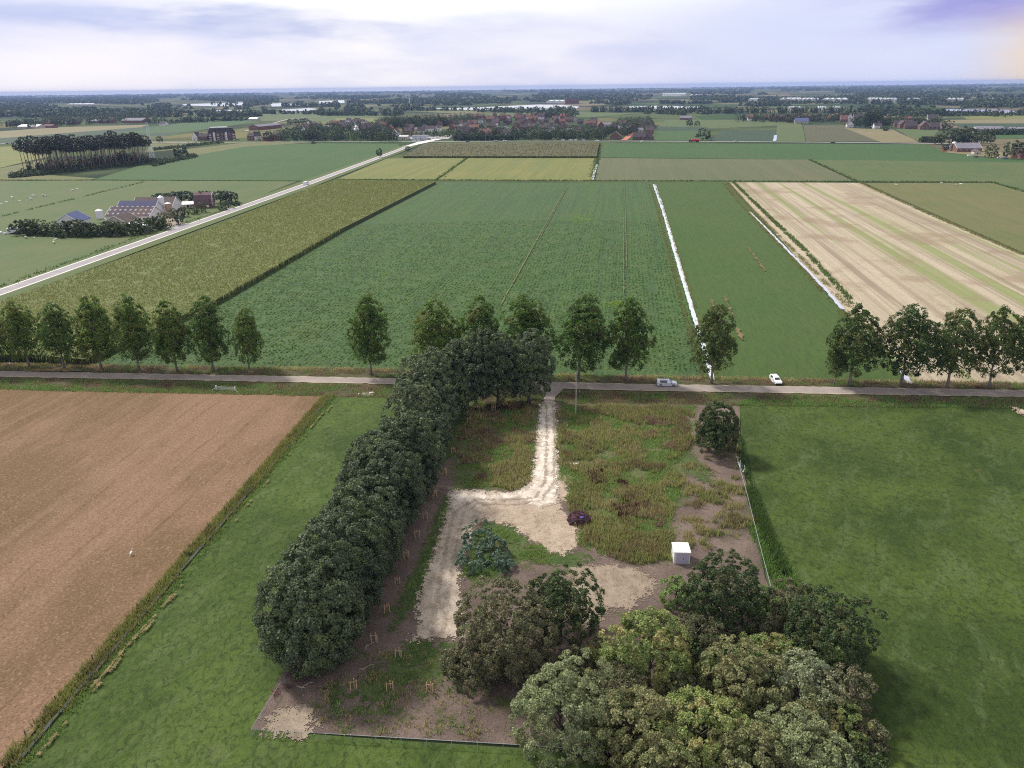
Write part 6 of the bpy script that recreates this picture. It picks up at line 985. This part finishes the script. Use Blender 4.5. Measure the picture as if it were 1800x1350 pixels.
# ---- far woods as one mass
Pp = np.c_[r6.uniform(-60, 1860, 34000), 155 + 52 * r6.random(34000) ** .8]; hor = lambda x: 152.5 + (900 - x) * .0122
Pp[:, 1] += (900 - Pp[:, 0]) * .0122 * np.clip((200 - Pp[:, 1]) / 45, 0, 1)
yy = Pp[:, 1] - hor(Pp[:, 0]); Pp = Pp[(yy > 5.4)]; yy = Pp[:, 1] - hor(Pp[:, 0])
q = np.c_[Pp[:, 0] / 95, yy / 4.2]; nz = vnoise(q, 1.0, 701, 4, .6); thr = np.interp(yy, [5.4, 12, 22, 30, 45, 58], [.36, .47, .515, .545, .575, .63]); keep = nz > thr
for poly, y1 in (([(640, 186), (1250, 184), (1250, 199), (640, 200)], 0), ([(300, 180), (430, 178), (430, 200), (300, 200)], 0), ([(1650, 191), (1800, 192), (1800, 206), (1650, 204)], 0), ([(1360, 178), (1580, 178), (1580, 184), (1360, 184)], 0), ([(1375, 193), (1480, 192), (1480, 199), (1375, 199)], 0), ([(470, 181), (610, 175), (610, 200), (470, 200)], 0)): keep &= ~(inpoly(Pp, poly) & (r6.random(len(Pp)) < .93))
Pp = Pp[keep]; W3 = G(Pp); dist = np.hypot(W3[:, 0], W3[:, 1]); ok = np.ones(len(W3), bool); ok &= dist > 1250
near_ = dist < 2000; ok &= ~(near_ & (np.min(np.linalg.norm(W3[:, None, :2] - HOUSES[None, ::3], axis=2), axis=1) < 22)); W3, dist = W3[ok], dist[ok]
Hh = r6.uniform(9, 17, len(W3)); Rr = np.clip(dist / 420, 5, 26) * r6.uniform(.8, 1.3, len(W3)); stuff('woods', bulk(W3, Hh, Rr, 15, np.clip(dist / 700, 1.8, 9), r6), L_FAR, 'dark woods and tree belts filling the far plain to the horizon')
def belt(x0, x1, y0, y1, n, H): return G([(x, y0 + (y1 - y0) * (x - x0) / (x1 - x0) + r6.uniform(-.6, .6)) for x in r6.uniform(x0, x1, n)]), r6.uniform(H * .75, H * 1.1, n)
B_ = [belt(690, 1010, 194, 196, 90, 15), belt(840, 1010, 197, 198, 80, 14), belt(1040, 1245, 197, 196, 120, 17), belt(1235, 1480, 199, 199, 130, 17), belt(1480, 1660, 203, 204, 110, 16), belt(495, 600, 188, 188, 50, 22), belt(560, 700, 203, 203, 90, 14), belt(240, 480, 198, 200, 100, 14), belt(0, 320, 204, 206, 140, 14), belt(320, 450, 215, 211, 60, 14), belt(1660, 1800, 204, 203, 50, 14), belt(1715, 1800, 237, 236, 40, 9), belt(1340, 1500, 182, 182, 70, 15), belt(1500, 1800, 183, 186, 120, 18), belt(640, 900, 182, 182, 90, 14), belt(1160, 1250, 182, 182, 50, 14)]
RE_ = np.array(REST); stuff('village_trees', bulk(RE_[:, :3] * np.array([1, 1, 0]), RE_[:, 2], r6.uniform(3.4, 6.5, len(RE_)), 60, np.full(len(RE_), 1.0), r6), L_FAR, 'mass of smaller garden trees between the village houses')
W3 = np.concatenate([b[0] for b in B_]); Hh = np.concatenate([b[1] for b in B_]); dist = np.hypot(W3[:, 0], W3[:, 1]); stuff('tree_belt', bulk(W3, Hh, np.clip(dist / 420, 4.5, 12) * r6.uniform(.8, 1.2, len(W3)), 30, np.clip(dist / 1100, 1.3, 4), r6), L_FAR, 'dark tree belts along the river and behind the village')
# ---- haze over the plain
hz = M('haze'); hz.t.nodes.remove(hz.b); vp = hz.n('ShaderNodeVolumePrincipled'); vp.inputs['Color'].default_value = (.40, .56, 1.0, 1); vp.inputs['Density'].default_value = 5.5e-5; hz.l(vp.outputs[0], hz.out.inputs['Volume'])
X0, X1, Y0, Y1, Z0, Z1 = -27000, 27000, -900, 20800, -1.0, 84.0
tag(link('haze', new_mesh('haze', [(x, y, z) for z in (Z0, Z1) for x, y in ((X0, Y0), (X1, Y0), (X1, Y1), (X0, Y1))], [(3, 2, 1, 0), (4, 5, 6, 7), (0, 1, 5, 4), (1, 2, 6, 5), (2, 3, 7, 6), (3, 0, 4, 7)], hz.mat)), 'thin bluish haze over the far plain', None, None, 'stuff')
